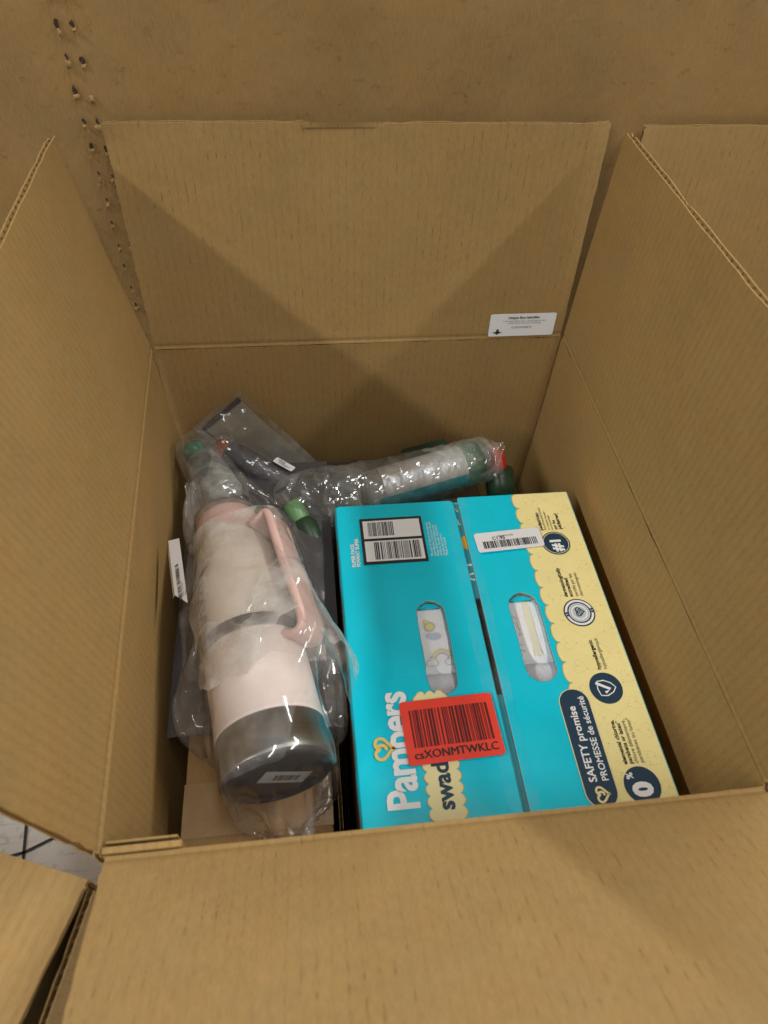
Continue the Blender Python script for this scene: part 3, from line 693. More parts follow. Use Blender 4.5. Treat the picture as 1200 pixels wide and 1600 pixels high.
d4 = diaper(.095, .163, -.205, -.0955, -.142, -.1012, 'plain white diaper end at the near end of the right handle hole', M_diap2, 4)
zp = -.0982
def pr(par, me, mat, dz=0): add('print', me, mat, par, Matrix.Translation((0, 0, zp+dz)))
arc = lambda cx, cy, r, a0=0, a1=180, n=16: [(cx+r*math.cos(math.radians(a0+(a1-a0)*k/n)), cy+r*math.sin(math.radians(a0+(a1-a0)*k/n))) for k in range(n+1)]
for r_, m_ in ((.0094, M_p_y), (.0077, M_p_s), (.0060, M_p_p)): pr(d1, stroke_mesh([arc(.0435, -.0900, r_)], .0014), m_)
cl = lambda cx, cy, s: circle(cx-s*.8, cy, s*.8, n=20)[2:14]+[(cx-s*1.6, cy-s*.3)]
for cx in (.0345, .0520):
    pr(d1, stroke_mesh([arc(cx-.003, -.0935, .003, 60, 270)+arc(cx+.002, -.0935, .003, -90, 60)+arc(cx-.0005, -.0905, .0032, 20, 160)], .0006), M_p_g, .0001)
pr(d1, curve_mesh([circle(.0365, -.0560, .0046, .0038, 14)]), M_p_y); pr(d1, curve_mesh([circle(.0335, -.0505, .0028, n=12)]), M_p_y)
pr(d1, stroke_mesh([arc(.0365, -.0560, .0050, 0, 360)], .0006), M_p_g, .0001)
pr(d1, curve_mesh([circle(.0400, -.0665, .0060, .0036, 14)]), M_p_b); pr(d1, curve_mesh([circle(.0350, -.0655, .0035, .003, 12)]), M_p_b, .0001)
pr(d3, mk('print', [(.1305, -.094, 0), (.1372, -.094, 0), (.1372, -.02, 0), (.1305, -.02, 0)], [(0, 1, 2, 3)]), M_p_s)
pr(d3, stroke_mesh([[(.117, -.058), (.121, -.0585), (.1215, -.064), (.1225, -.0675)], arc(.119, -.055, .003, 0, 220), arc(.1215, -.0712, .0011, 0, 360, 8), [(.118, -.082), (.122, -.0825)], [(.1185, -.0875), (.1225, -.089)]], .0006), M_p_g, .0001)
# ================================================================== kraft box, grey mailer under the tumbler
M_tan = cardboard('small_kraft_box_board', (.36, .228, .100), dash=.15, flute=.01, mottle=.06)
M_tape_k = simple('paper_tape', (.38, .240, .108), .38, var=.05, bump=.25, bscale=160)
KT = -.137
kb = root('kraft_box', (-.125, -.14, -.352), 'small plain tan cardboard box under the bottle, taped across its top', 'cardboard box')
def kbox(name, *a, **k): return add(name, box_mesh(name, *a, **k), M_tan, kb)
kbox('side', -.188, -.0655, -.250, .03, -.352, KT-.0028, bev=.0006)
add('flap', box_mesh('flap', -.1885, -.065, -.2505, -.1905, KT-.0027, KT, .0010), M_tan, kb)
add('flap', box_mesh('flap', -.1885, -.065, -.1880, .0305, KT-.0027, KT+.0004, .0010), M_tan, kb)
V = []; nx_, ny_ = 40, 10
for j in range(ny_):
    for i in range(nx_):
        x = -.1893+.1248*i/(nx_-1); y = -.2130+.0440*j/(ny_-1); z = KT+.0009+.0006*noise.noise(Vector((x*120, y*50, 1)))
        z += .0007*math.exp(-((y+.2035-.002*math.sin(x*60))/.0012)**2)
        V.append((x, y, z))
add('tape', mk('tape', V, grid_faces(nx_, ny_), True), M_tape_k, kb)

fs = root('cardboard_sheet', (-.056, -.19, -.352), 'folded brown cardboard sheet standing in the narrow gap beside the teal box', 'cardboard sheet')
for q_, xx_ in enumerate((-.0600, -.0535)):
    panel('leaf', fs, (xx_, -.246, -.352), (xx_+.002*q_, -.125+.02*q_, -.352), (0, 0, 1), .165-.03*q_, (1, 0, 0), seed=61+q_, nx=10, ny=10, t=.0035, lam=.006)
M_mailer = simple('slate_poly_film', (.062, .060, .066), .22, spec=.6, var=.12, bump=.35, bscale=70, vscale=14, coat=.2)
def pillow(name, o, e1, e2, th, seed, nu=48, nv=64, wr=.0025, pw=4, scale=(38, 38, 38), seam=.04):
    """two-faced flat pack spanned by e1,e2 from corner o"""
    o = Vector(o); e1 = Vector(e1); e2 = Vector(e2); n = e1.cross(e2).normalized(); P = []; S = []
    for s in (1, -1):
        for j in range(nv):
            for i in range(nu):
                a = i/(nu-1); b = j/(nv-1); aa = min(a, 1-a)/seam; bb = min(b, 1-b)/seam
                e = (1-abs(2*a-1)**pw)*(1-abs(2*b-1)**pw)
                q = o+e1*a+e2*b+n*(s*th/2*e); P.append(q); S.append(s*min(1, e*3+.25))
    R = facets(P, 1.6/scale[0], seed, 5)
    V = [p+n*(wr*r*(1 if s > 0 else -1)*abs(s)) + n*(wr*.8*noise.noise(p*30+Vector((seed, 0, 0)))) for p, r, s in zip(P, R, S)]
    F = grid_faces(nu, nv)+[tuple(reversed(f)) for f in grid_faces(nu, nv, False, nu*nv)]
    return mk(name, V, F, True)
pm = add('poly_mailer', pillow('poly_mailer', (-.2045, -.1320, -.1215), (.1545, -.004, 0), (.002, .315, .012), .024, 3, wr=.0028), M_mailer)
tag(pm, 'slate grey plastic mailer lying flat beneath the pink bottle', 'mailer bag')

# ================================================================== tumbler
Bp = Vector((-.1035, -.196, -.0605)); Ax = Vector((-.0590, .313, -.022)).normalized()
Rt = Ax.cross(Vector((0, 0, 1))).normalized(); Dn = Ax.cross(Rt)
TM = Matrix((Rt, Dn, Ax)).transposed().to_4x4(); TM.translation = Bp
if Dn.z > 0: pass
M_pink = simple('pale_pink_coat', (.90, .79, .75), .42, spec=.4, var=.02, bump=.12, bscale=700)
M_cream = simple('pearl_cream_coat', (.88, .81, .74), .42, spec=.4, var=.03, bump=.12, bscale=700)
M_rose = simple('rose_plastic', (.78, .52, .48), .40, spec=.45, var=.04)
M_steel, t_, out_, N_ = nt('brushed_steel')
def steel():
    L = t_.links.new; b = N_('ShaderNodeBsdfPrincipled'); b.inputs['Metallic'].default_value = 1; b.inputs['Roughness'].default_value = .30; b.inputs['Anisotropic'].default_value = .75
    tg = N_('ShaderNodeTangent', direction_type='RADIAL', axis='Z'); L(tg.outputs[0], b.inputs['Tangent'])
    tc = N_('ShaderNodeTexCoord'); mp = N_('ShaderNodeMapping'); mp.inputs['Scale'].default_value = (25, 25, 2600); L(tc.outputs['Object'], mp.inputs['Vector'])
    n = N_('ShaderNodeTexNoise'); n.inputs['Scale'].default_value = 1; n.inputs['Detail'].default_value = 3; L(mp.outputs[0], n.inputs['Vector'])
    r = N_('ShaderNodeMapRange'); r.inputs['To Min'].default_value = .19; r.inputs['To Max'].default_value = .33; L(n.outputs['Fac'], r.inputs['Value'])
    cc = N_('ShaderNodeCombineColor'); L(r.outputs[0], cc.inputs[0]); L(r.outputs[0], cc.inputs[1]); 
    m2 = N_('ShaderNodeMath', operation='MULTIPLY'); m2.inputs[1].default_value = .93; L(r.outputs[0], m2.inputs[0]); L(m2.outputs[0], cc.inputs[2])
    L(cc.outputs[0], b.inputs['Base Color']); L(b.outputs[0], out_.inputs[0])
steel()
M_blk = simple('charcoal_rubber', (.035, .032, .035), .42, var=.1)
M_band = simple('dark_grey_band', (.10, .095, .10), .4, var=.1)
tb = root('tumbler', tuple(Bp+Ax*.0), 'pale pink insulated bottle with steel base and rose carry handle, lying in a clear bag', 'water bottle')
def lt(name, prof, mat, label=None, n=72):
    V, F = lathe(prof, n); return add(name, mk(name, V, F, True), mat, tb, TM, label)
R0 = .0438
lt('base_cap', [(.0005, .0006), (.030, .0006), (.0325, .0016), (.036, .0016), (.038, -.0006), (.0405, -.0008), (.0424, .0012), (.0428, .004)], M_blk, 'charcoal rubber disc')
lt('base', [(.0426, .0022), (.0436, .0032), (.0438, .006), (.0438, .034), (.0432, .0352), (.0425, .0355)], M_steel, 'bare brushed steel base')
lt('body', [(.0428, .0352), (.0438, .0356), (.0439, .0375), (.0434, .0385), (.0434, .060), (.0432, .111), (.0428, .112)], M_pink)
lt('band', [(.0426, .1115), (.0440, .112), (.0443, .1135), (.0443, .1225), (.0440, .124), (.0426, .1245)], M_band, 'dark grey ring round the middle')
lt('upper_body', [(.0426, .124), (.0430, .1248), (.0420, .170), (.0405, .195), (.0380, .216), (.0345, .232), (.0305, .243), (.0285, .247)], M_cream, 'cream upper body')
lid = lt('lid', [(.0285, .2425), (.0300, .2435), (.0308, .246), (.0300, .268), (.0285, .2725), (.025, .275), (.018, .2765), (.0005, .277)], M_rose, 'rose screw lid')
for k in range(36):
    pass
# carry handle: strap loop standing off to the right of the bottle
def sweep(path, side, wdt, thk, n=10):
    """rounded strap along path (list of Vector); `side` = wide direction"""
    V = []; m = len(path)
    sec = rrect(-wdt/2, wdt/2, -thk/2, thk/2, thk*.42, 3); k = len(sec)
    for i, p in enumerate(path):
        t = (path[min(i+1, m-1)]-path[max(i-1, 0)]).normalized(); s = (side-t*side.dot(t)).normalized(); u = t.cross(s)
        for a, b in sec: V.append(p+s*a+u*b)
    F = grid_faces(k, m, True); F.append(tuple(range(k))[::-1]); F.append(tuple(range((m-1)*k, m*k)))
    return V, F
def catmull(P, n=8):
    out = []
    Q = [P[0]]+P+[P[-1]]
    for i in range(1, len(Q)-2):
        for q in range(n):
            t = q/n; a, b, c, d = Q[i-1], Q[i], Q[i+1], Q[i+2]
            out.append(.5*((2*b)+(c-a)*t+(2*a-5*b+4*c-d)*t*t+(3*b-a-3*c+d)*t**3))
    out.append(P[-1]); return out
ha = math.radians(33); Hd = (Rt*math.cos(ha)-Dn*math.sin(ha)).normalized(); Hs = Ax.cross(Hd).normalized()
def hp(s, r): return Bp+Ax*s+Hd*r
hpath = catmull([hp(.2330, .034), hp(.2370, .044), hp(.2360, .0530), hp(.205, .0552), hp(.170, .0570), hp(.130, .0595), hp(.108, .0600), hp(.099, .056), hp(.099, .048), hp(.103, .041)], 8)
V, F = sweep(hpath, Hs, .0340, .0065)
hd = add('handle', mk('handle', V, F, True), M_rose, tb, None)
V, F = sweep([p-Hs*.0135+Hd*.0016 for p in hpath[10:52]], Hs, .0060, .0060)
add('handle_rib', mk('handle_rib', V, F, True), simple('rose_plastic_light', (.82, .56, .51), .4), hd)
# label under the base and the faint maker's lettering
bl = TM @ Matrix.Translation((.004, .002, .0000)) @ Matrix.Rotation(math.pi, 4, 'X') @ Matrix.Rotation(math.radians(-33), 4, 'Z')
def flat(name, me, mat, M, par, label=None): return add(name, me, mat, par, M, label)
M_foil = simple('silver_label', (.42, .42, .43), .35, var=.05)
flat('label', curve_mesh([rrect(-.0200, .0200, -.0085, .0085, .0006, 2)]), M_foil, bl, tb, 'silver rectangular label under the base')
flat('label_print', bars_mesh(-.009, .012, -.0045, .0035, 16, 8), M_blk, bl @ Matrix.Translation((0, 0, .0003)), tb)
M_let = simple('grey_lettering', (.22, .21, .20), .5)
def wrap_text(s, size, ang, s0, R):
    me = text_mesh(s, size, .02)
    bm = bmesh.new(); bm.from_mesh(me); bmesh.ops.subdivide_edges(bm, edges=bm.edges[:], cuts=1); bm.to_mesh(me); bm.free()
    for v in me.vertices:
        a = ang+v.co.y/R; ss = s0-v.co.x; v.co = (R*math.cos(a), R*math.sin(a), ss)
    return me
add('lettering', wrap_text('YAVE', .020, math.radians(203), .178, .0440), M_let, tb, TM)

# ================================================================== crumpled clear bag over the tumbler: small cloth solve
def solve_bag():
    nu, nv = 92, 150; s0, s1 = -.082, .345
    S = np.linspace(s0, s1, nv); TH = np.linspace(0, 2*math.pi, nu, endpoint=False)
    rt, up, ax, bp_ = (np.array(v) for v in (Rt, -Dn, Ax, Bp))
    b0 = .058
    BQ = np.interp(S, [-.082, -.03, 0, .05, .11, .345], [.010, .022, .046, .055, .058, .058])
    AQ = np.interp(S, [-.082, -.03, 0, .05, .11, .25, .345], [.016, .022, .044, .058, .082, .079, .066])
    P = np.zeros((nv, nu, 3)); Q = np.zeros((nv, nu, 3))
    for j, s in enumerate(S):
        k1 = np.clip((s-s0)/.075, 0, 1)**.75; k2 = np.clip((s1-s)/.085, 0, 1)**.8
        a = AQ[j]*min(.30+.70*k1, .42+.58*k2); b = BQ[j]*min(k1*.97+.03, k2*.92+.08)
        off = .012*np.exp(-((s-.15)/.11)**2)-.006
        lat = a*np.cos(TH)+off; ver = b*np.sin(TH)
        dr = -.030*(1-k1)**1.2 - .0*(1-k2)
        P[j] = bp_+ax*s+rt*lat[:, None]+up*(ver+dr)[:, None]
        Q[j] = bp_+ax*s+rt*(AQ[j]*np.cos(TH))[:, None]+up*(BQ[j]*np.sin(TH))[:, None]
    rng = np.random.default_rng(5)
    P += rng.normal(0, .0009, P.shape)
    X = P.copy(); Xp = X.copy()
    # coherent random growth of the rest lengths makes the film buckle
    def coh(k, seed):
        r = np.random.default_rng(seed).normal(0, 1, (max(2, nv//k)+2, max(2, nu//k)+2))
        yi = np.linspace(0, r.shape[0]-1.001, nv); xi = np.linspace(0, r.shape[1]-1.001, nu)
        y0 = yi.astype(int); x0 = xi.astype(int); fy = (yi-y0)[:, None]; fx = (xi-x0)[None]
        return (r[y0][:, x0]*(1-fy)*(1-fx)+r[y0+1][:, x0]*fy*(1-fx)+r[y0][:, x0+1]*(1-fy)*fx+r[y0+1][:, x0+1]*fy*fx)
    grow = 1.03+.025*coh(9, 1)+.025*coh(20, 2)
    def rest(A, B): return np.linalg.norm(A-B, axis=-1)
    cu = rest(Q, np.roll(Q, -1, 1))*grow
    cv = rest(Q[1:], Q[:-1])*(grow[1:]*1.02)
    cd1 = np.sqrt(cu[:-1]**2+cv**2)
    idx = np.arange(nu)
    # colliders
    hpts = np.array([tuple(v) for v in hpath[::3]])
    def collide(X):
        q = X.reshape(-1, 3); d = q-bp_; s = d@ax; rv = d-np.outer(s, ax); r = np.linalg.norm(rv, axis=1)+1e-9
        R = np.where(s < .17, .0452, np.where(s < .247, .0452-(s-.17)*.155, .0325)); inside = (s > -.0025) & (s < .279) & (r < R)
        pen_r = R-r; pen_b = s+.0025; pen_t = .279-s
        useb = inside & (pen_b < pen_r) & (pen_b < pen_t); uset = inside & (pen_t < pen_r) & ~useb; user = inside & ~useb & ~uset
        q[user] += rv[user]/r[user, None]*pen_r[user, None]
        q[useb] -= ax*pen_b[useb, None]; q[uset] += ax*pen_t[uset, None]
        for h in hpts:
            e = q-h; l = np.linalg.norm(e, axis=1)+1e-9; m = l < .0118; q[m] += e[m]/l[m, None]*(.0118-l[m, None])
        fl = np.where(q[:, 1] < -.135, KT+.0025, -.1075); m = q[:, 2] < fl; q[m, 2] = fl[m]
        m = q[:, 0] < -.2065; q[m, 0] = -.2065
        m = (q[:, 0] > -.0465) & (q[:, 2] < -.0870) & (q[:, 1] < .095)
        dx = q[:, 0]+.0465; dz = -.0870-q[:, 2]; mx_ = m & (dx < dz); mz = m & ~mx_
        q[mx_, 0] = -.0465; q[mz, 2] = -.0870
        m = (q[:, 1] < -.2475); q[m, 1] = -.2475
        return q.reshape(X.shape)
    def con(X, ja, ia, jb, ib, rest_, k, kc):
        A = X[ja, ia]; Bq = X[jb, ib]; d = Bq-A; l = np.linalg.norm(d, axis=-1)+1e-9
        kk = np.where(l > rest_, k, kc); c = (d/l[..., None])*((l-rest_)*.5*kk)[..., None]
        X[ja, ia] += c; X[jb, ib] -= c
    js = np.arange(nv)[:, None]
    groups = []
    for par in (0, 1):
        ii = np.arange(par, nu, 2); groups.append((js, ii[None], js, ((ii+1) % nu)[None], cu[:, ii], .9, .8))
        jj = np.arange(par, nv-1, 2)[:, None]; groups.append((jj, idx[None], jj+1, idx[None], cv[jj[:, 0]], .9, .8))
        groups.append((jj, idx[None], jj+1, ((idx+1) % nu)[None], cd1[jj[:, 0]], .5, .35))
        groups.append((jj, ((idx+1) % nu)[None], jj+1, idx[None], cd1[jj[:, 0]], .5, .35))
    for off in (0, 1, 2, 3):                      # bending: keep second neighbours apart
        jj = np.array([j for j in range(nv-2) if j % 4 == off])[:, None]
        if len(jj): groups.append((jj, idx[None], jj+2, idx[None], (cv[jj[:, 0]]+cv[jj[:, 0]+1]), .0, .30))
        ii = np.array([i for i in range(nu) if i % 4 == off]); 
        if off < 4: groups.append((js, ii[None], js, ((ii+2) % nu)[None], cu[:, ii]*2, .0, .30))
    pin0 = X[0].copy(); pin1 = X[-1].copy()
    for it in range(70):
        vel = (X-Xp)*.93; Xp = X.copy(); X = X+vel; X[..., 2] -= 9.8*(.008**2)*.16
        for k in range(6):
            for g in groups: con(X, *g)
        X[0] += (pin0-X[0])*.5; X[-1] += (pin1-X[-1])*.3
        X = collide(X)
    for _ in range(4):
        X[1:-1] = .5*X[1:-1]+.125*(X[:-2]+X[2:]+np.roll(X, 1, 1)[1:-1]+np.roll(X, -1, 1)[1:-1])
    # crisp creases: ridged relief along the outward normal, never inwards
    nrm = np.cross(np.roll(X, -1, 1)-np.roll(X, 1, 1), np.gradient(X, axis=0)); nrm /= np.linalg.norm(nrm, axis=-1, keepdims=True)+1e-9
    mid = X.mean(axis=1, keepdims=True); sg = np.sign(((X-mid)*nrm).sum(-1, keepdims=True)); nrm *= sg
    q = X.reshape(-1, 3); rd = facets(q, .075, 3, 5)+.2*facets(q, .030, 8, 4)
    rd = np.clip(rd+.35, -.1, None).reshape(nv, nu, 1)
    X = X+nrm*rd*.0030
    X = collide(X)
    return X.reshape(-1, 3), nu, nv
M_bag = plastic_film('clear_bag_film', haze=.08, tint=(.985, .975, .965), hazecol=(.88, .86, .84), rough=.085, bump=.42, bscale=30, aniso=(1.6, .7, 1.6), refl=1.0)
BX, bnu, bnv = solve_bag()
bag = add('plastic_bag', mk('plastic_bag', BX, grid_faces(bnu, bnv, True), True), M_bag)
tag(bag, 'clear crumpled plastic bag wrapped round the pale pink bottle', 'plastic bag')
# doubled-over film across the upper bottle and handle, its loose corner lying on the teal box
def fold_sheet():
    nu, nv = 64, 74; V = []
    for j in range(nv):
        b = j/(nv-1)
        for i in range(nu):
            a = i/(nu-1)
            lo = .064+.016*abs(((a*3.3+.2) % 1)-.5)*2+.012*noise.noise(Vector((a*6, 1.3, 0)))-.022*max(0, a-.68)/.32
            s = lo+(.248-lo)*b
            th = math.radians(158-a*(150+6*math.sin(b*9)))          # measured from the right-hand side, over the top
            base = .0500-.0120*min(1, max(0, (s-.165)/.075))
            d = math.degrees(th); base += .0190*math.exp(-((d-33)/30)**2)*(1 if s < .25 else 0)
            fl = max(0, (a-.80)/.20); tip = math.exp(-((b-.20)/.17)**2)
            r = base+.015*fl*tip
            p = Bp+Ax*s+Rt*(r*math.cos(th))-Dn*(r*math.sin(th)) + Rt*(.011*fl*fl*tip)
            if p.x > -.047 and p.z < -.0845: p.z = -.0845+.002*math.sin(a*40)
            V.append(p)
    R1 = facets(V, .060, 21, 5); R2 = facets(V, .026, 22, 4); out = []
    for p, x, y in zip(V, R1, R2):
        n = (p-(Bp+Ax*(p-Bp).dot(Ax))).normalized(); out.append(p+n*(.0058*max(x, -.5)+.0016*y))
    return mk('bag_fold', out, grid_faces(nu, nv), True)
M_bag2 = plastic_film('clear_bag_film_doubled', haze=.26, tint=(.98, .975, .965), hazecol=(.86, .85, .81), rough=.085, bump=.42, bscale=36, aniso=(1.2, .8, 1.2), refl=1.1)
add('bag_fold', fold_sheet(), M_bag2, bag)
# barcode sticker folded over the left edge of the bag
G = BX.reshape(bnv, bnu, 3)
def strip_on_bag():
    o = Vector((-.1985, .0000, -.052)); e = Ax*.066; r1 = Vector((.0115, -.002, .0080)); r2 = Vector((-.0030, 0, -.0110))
    e0 = -e*.5; sh = Ax*.010
    V = [o+e0+sh*0, o-e0, o-e0+r1-sh*.2, o+e0+r1-sh*1.3, o-e0+r2-sh*1.0, o+e0+r2+sh*.4]
    return V
sv = strip_on_bag()
stk = add('sticker', mk('sticker', sv, [(0, 3, 2, 1), (0, 1, 4, 5)]), M_white, bag, None, 'white barcode sticker folded over the bag edge')
X_ = (sv[1]-sv[0]).normalized(); Y_ = (sv[5]-sv[0]); Y_ = (Y_-X_*Y_.dot(X_)).normalized(); Z_ = X_.cross(Y_)
def frame_at(o, X, Yv, toward):
    X = X.normalized(); Yv = (Yv-X*Yv.dot(X)).normalized(); Z = X.cross(Yv)
    m = Matrix((X, Yv, Z)).transposed().to_4x4(); m.translation = o; return m
MF = frame_at(sv[3], sv[2]-sv[3], sv[0]-sv[3], None)
MF.translation = MF.translation + Vector((.0004, 0, .0006))
add('barcode', bars_mesh(.006, .049, .0055, .0098, 26, 21), M_ink, stk, MF)
add('lettering', text_mesh('X001 92VHRT\nNew', .0028, 0, 'LEFT'), M_grey_ink, stk, MF @ Matrix.Translation((.010, .0032, 0)))

# ================================================================== things heaped at the far end
M_clear = plastic_film('clear_wrap_film', haze=.09, tint=(.975, .975, .97), hazecol=(.86, .88, .86), rough=.09, bump=.2, bscale=55, crease=1.4, refl=1.1)
M_clear2 = plastic_film('grey_wrap_film', haze=.085, tint=(.95, .95, .94), hazecol=(.62, .60, .58), rough=.11, bump=.3, bscale=48, crease=1.3, refl=1.0)
def crumple_tube(name, path, rad, seed, amp=.004, nu=56, sub=14, flat=1.0, sc=(55, 55, 55), sidevec=(0, 0, 1)):
    P = catmull([Vector(p) for p in path], sub); m = len(P); V = []; N_ = []
    rr_ = np.interp(np.linspace(0, 1, m), np.linspace(0, 1, len(rad)), rad)
    for i, p in enumerate(P):
        t = (P[min(i+1, m-1)]-P[max(i-1, 0)]).normalized(); s = t.cross(Vector(sidevec)).normalized(); u = s.cross(t)
        for k in range(nu):
            a = 2*math.pi*k/nu; d = s*math.cos(a)+u*math.sin(a)*flat; V.append(p+d*float(rr_[i])); N_.append(d)
    Rg = facets(V, 1.35/sc[0], seed, 5)+.35*facets(V, .5/sc[0], seed+1, 4)
    V = [v+n*(amp*r*.9) for v, n, r in zip(V, N_, Rg)]
    return mk(name, V, grid_faces(nu, m, True), False)
def along(A, B):
    A = Vector(A); B = Vector(B); z = (B-A).normalized(); x = z.cross(Vector((0, 0, 1))).normalized(); y = z.cross(x)
    m = Matrix((x, y, z)).transposed().to_4x4(); m.translation = A; return m, (B-A).length

# flat clear packet leaning on the far wall
pk = root('flat_packet', (-.12, .222, -.14), 'flat clear packet with a grey card inside, leaning on the far wall', 'packet')
o = Vector((-.1930, .2150, -.0820)); e1 = Vector((.0500, .0180, .0330)); e2 = Vector((.0960, -.0200, -.1200))
nn = e1.cross(e2).normalized()
M_gcard = simple('grey_brown_card', (.19, .165, .12), .6, var=.1, vscale=40)
def slab(name, o, a, b, n, th, mat, par, bev=.0008):
    V = [o+a*i+b*j+n*(k*th) for k in (0, 1) for j in (0, 1) for i in (0, 1)]
    me = mk(name, V, [(0, 2, 3, 1), (4, 5, 7, 6), (0, 1, 5, 4), (2, 6, 7, 3), (0, 4, 6, 2), (1, 3, 7, 5)]); return add(name, me, mat, par)
cd = slab('card', o+e1*.08+e2*.04-nn*.0015, e1*.84, e2*.9, nn, .003, M_gcard, pk)
dgr = simple('dark_green_print', (.01, .055, .028), .4)
slab('card_edge', o+e1*.06+e2*.018-nn*.0030, e1*.88, e2*.03, nn, .006, M_blk, pk)
gl_ = frame_at(o+nn*.0022, e1, e2, None)
for q in (.28, .52, .74):
    slab('card_line', o+e1*.1+e2*q+nn*(.0016), e1*.8, e2*.006, nn, .0003, M_blk, cd)
add('clear_sleeve', pillow('clear_sleeve', o-e1*.06-e2*.03, e1*1.12, e2*1.04, .0150, 8, 48, 72, .0042, 5, (60, 60, 60), .10), M_clear2, pk)

# dark tube with copper tip
tubeA, tubeB = (-.1680, .1900, -.0870), (-.0900, .1480, -.1150)
dt = root('dark_tube', tubeB, 'dark grey tube with a copper tip in clear wrap, left of the white wrapped bottle', 'tube')
m, Ln = along(tubeA, tubeB)
def ltm(name, prof, mat, par, m, label=None, n=40):
    V, F = lathe(prof, n); return add(name, mk(name, V, F, True), mat, par, m, label)
M_tube = simple('aubergine_grey_plastic', (.045, .040, .052), .35, var=.1); M_cop = simple('copper_metal', (.62, .26, .17), .22, metal=1.0, var=.1)
ltm('body', [(.0125, .010), (.0135, .012), (.0138, Ln-.004), (.012, Ln), (.0005, Ln)], M_tube, dt, m)
ltm('tip', [(.0005, -.006), (.005, -.005), (.0095, -.0005), (.0118, .006), (.0125, .0105)], M_cop, dt, m, 'shiny copper tip')
add('clear_wrap', crumple_tube('clear_wrap', [tuple(Vector(tubeA).lerp(Vector(tubeB), t)) for t in (-.12, 0, .33, .66, 1, 1.1)], [.006, .0165, .0162, .0165, .0165, .012], 4, .0035), M_clear2, dt)
tv = Vector((.45, -.55, .75)).normalized(); tx = (Vector(tubeB)-Vector(tubeA)).normalized(); ty = tv.cross(tx).normalized()
upv = (Vector((-.1, .55, .80))-tx*tx.dot(Vector((-.1, .55, .80)))).normalized()
mm = Matrix((tx, tx.cross(upv)*-1, upv)).transposed().to_4x4()
mm = Matrix((tx, upv.cross(tx), upv)).transposed().to_4x4(); mm.translation = Vector(tubeA).lerp(Vector(tubeB), .80)+upv*.0182
tl = add('label', curve_mesh([rrect(-.0120, .0120, -.0075, .0110, .002)], .0003), M_white, dt, mm, 'small white barcode label')
add('barcode', bars_mesh(-.0080, -.0005, .0010, .0075, 7, 2), M_ink, tl, mm @ Matrix.Translation((0, 0, .0004)))
add('lettering', text_mesh('H52V', .0058, .02), M_ink, tl, mm @ Matrix.Translation((-.006, -.0045, .0004)))

# frosted bottle with dark green cap, behind the tumbler lid
M_frost = plastic_film('translucent_plastic', haze=.42, tint=(.93, .94, .93), hazecol=(.66, .67, .66), rough=.16, bump=.1, bscale=30); M_dgreen = simple('dark_green_plastic', (.008, .105, .055), .28, var=.1)
cA, cB = (-.1600, .1180, -.0930), (-.1985, .1960, -.0980)
wb = root('frosted_bottle', cA, 'frosted white bottle with dark green cap behind the pink bottle lid, in clear wrap', 'bottle'); m, Ln = along(cA, cB)
ltm('body', [(.0005, 0), (.019, .0), (.0215, .003), (.0215, Ln*.68), (.015, Ln*.76), (.012, Ln*.78)], M_frost, wb, m)
ltm('cap', [(.0125, Ln*.78), (.0130, Ln*.79), (.0130, Ln*1.02), (.0115, Ln*1.05), (.0005, Ln*1.05)], M_dgreen, wb, m, 'dark green cap')
add('clear_wrap', crumple_tube('clear_wrap', [(-.152, .100, -.092), (-.158, .115, -.092), (-.175, .150, -.094), (-.192, .183, -.094), (-.200, .205, -.098), (-.204, .212, -.099)], [.020, .026, .027, .025, .020, .004], 6, .006), M_clear, wb)

# the wrapped bottle with green band along the far edge of the diaper box
A_, B_ = (-.010, .1240, -.1080), (.1270, .1600, -.1030)
jb = root('wrapped_bottle', A_, 'silver and teal bottle with dark green band in a crumpled clear bag', 'bottle'); m, Ln = along(A_, B_)
M_silver = simple('silver_foil', (.70, .70, .73), .34, metal=.6, var=.2, bump=.5, bscale=110, vscale=120)
M_tealf = simple('teal_foil', (.02, .32, .38), .25, metal=.3, var=.3, bump=.8, bscale=140, vscale=90)
def half_lathe(prof, a0, a1, n=28):
    V = []
    for r, s in prof:
        for k in range(n): a = math.radians(a0+(a1-a0)*k/(n-1)); V.append((r*math.cos(a), r*math.sin(a), s))
    return V, grid_faces(n, len(prof))
ltm('body', [(.0005, .0), (.020, .001), (.0235, .006), (.0235, Ln-.0215), (.0225, Ln-.021)], M_frost, jb, m)
V, F = half_lathe([(.0242, .020), (.0242, Ln-.022)], 205, 335); add('foil', mk('foil', V, F, True), M_silver, jb, m, 'silver foil strip')
V, F = half_lathe([(.0242, .012), (.0242, Ln-.022)], 335, 460); add('label', mk('label', V, F, True), M_tealf, jb, m, 'teal label')
ltm('band', [(.0236, Ln-.0218), (.0250, Ln-.0212), (.0250, Ln-.0005), (.0236, Ln)], M_dgreen, jb, m, 'dark green band')
ltm('cap', [(.0230, Ln), (.0225, Ln+.008), (.016, Ln+.012), (.0005, Ln+.012)], M_frost, jb, m)
M_bagj = plastic_film('bag_film_heavy', haze=.14, tint=(.965, .975, .965), hazecol=(.80, .83, .78), rough=.09, bump=.2, bscale=46, refl=1.2, crease=1.5)
add('clear_bag', crumple_tube('clear_bag', [(-.098, .122, -.083), (-.088, .121, -.092), (-.060, .121, -.104), (-.02, .125, -.106), (.04, .138, -.104), (.10, .153, -.103), (.138, .163, -.101), (.150, .166, -.099)], [.012, .022, .034, .0325, .0305, .0285, .0265, .019], 9, .0065, nu=84, sub=16, sc=(42, 50, 50)), M_bagj, jb)
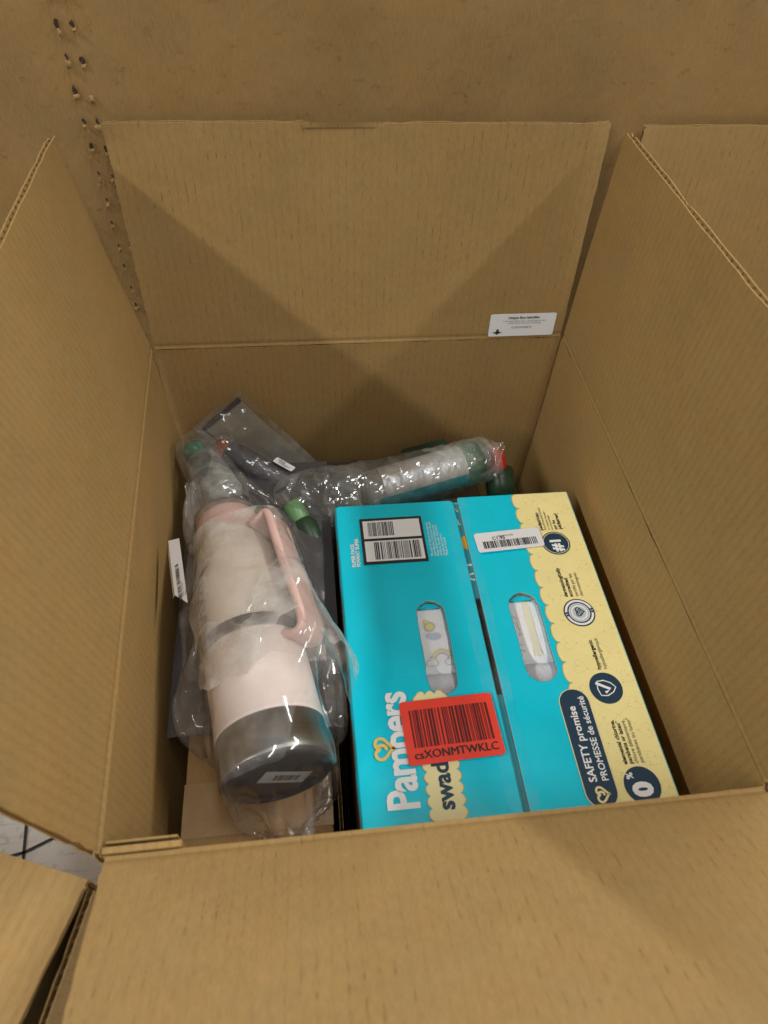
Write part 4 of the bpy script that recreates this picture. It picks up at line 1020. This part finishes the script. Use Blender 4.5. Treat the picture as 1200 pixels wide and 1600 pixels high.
# upright loose corner of that bag
V = []; 
for j in range(10):
    for i in range(8):
        a = i/7; b = j/9; p = Vector((.130, .166, -.090))*(1-b)+Vector((.1545, .1690, -.0795))*b; p += Vector((.014, -.030, -.012))*a*(1-b*.75)+Vector((0, .003*math.sin(a*5+b*4), .003*math.sin(a*6)))
        V.append(p)
add('bag_corner', mk('bag_corner', V, grid_faces(8, 10), True), M_bagj, jb)

# small dark green bottle with a red cap at the right
kA, kB = (.1640, .1360, -.1650), (.1510, .1660, -.1010)
rb = root('red_cap_bottle', kA, 'small dark green bottle with red cap in the far right corner', 'bottle'); m, Ln = along(kA, kB)
M_redc = simple('red_plastic', (.62, .02, .03), .35); M_or = simple('orange_plastic', (.75, .18, .02), .4); M_olive = simple('olive_green_print', (.018, .045, .022), .35, var=.4, vscale=80)
ltm('body', [(.0005, 0), (.016, .001), (.0175, .004), (.0175, Ln*.72), (.010, Ln*.80)], M_olive, rb, m)
ltm('cap', [(.0100, Ln*.79), (.0102, Ln*.80), (.0085, Ln*1.08), (.0005, Ln*1.10)], M_redc, rb, m, 'red cap')
ltm('nozzle', [(.0035, Ln*1.08), (.0035, Ln*1.16), (.0005, Ln*1.17)], M_or, rb, m, 'orange nozzle')

# green bottle with pale green cap in the gap left of the teal box
gA, gB = (-.0560, .0450, -.1350), (-.0900, .1080, -.0990)
gb = root('green_bottle', gA, 'dark green bottle with pale green cap between the pink handle and the teal box', 'bottle'); m, Ln = along(gA, gB)
M_pgreen = simple('pale_green_plastic', (.14, .29, .12), .35)
ltm('body', [(.0005, 0), (.013, .001), (.0150, .004), (.0150, Ln*.64), (.0105, Ln*.74)], M_olive, gb, m)
ltm('cap', [(.0108, Ln*.74), (.0112, Ln*.75), (.0112, Ln*.99), (.0095, Ln*1.02), (.0005, Ln*1.02)], M_pgreen, gb, m, 'pale green cap')

# slim dark green pack behind the wrapped bottle, and a dark filler added to keep the gaps below dark
sp = add('slim_pack', box_mesh('slim_pack', -.028, .028, -.006, .006, -.045, .045, .0015), simple('dark_pack_print', (.012, .040, .026), .35, var=.3, vscale=60), None,
         Matrix.Translation((.080, .2020, -.1680)) @ Matrix.Rotation(math.radians(9), 4, 'Z') @ Matrix.Rotation(math.radians(-7), 4, 'Y') @ Matrix.Rotation(math.radians(-12), 4, 'X'))
tag(sp, 'slim dark green pack standing behind the silver and teal bottle', 'carton pack')
bn = add('dark_filler', pillow('dark_filler', (-.185, .09, -.175), (.33, .0, 0), (0, .150, -.010), .075, 12, wr=.006, scale=(24, 24, 24)), M_mailer)
tag(bn, 'dark shiny plastic filler added for the dark space at the far end, under the bottles', 'plastic bundle')
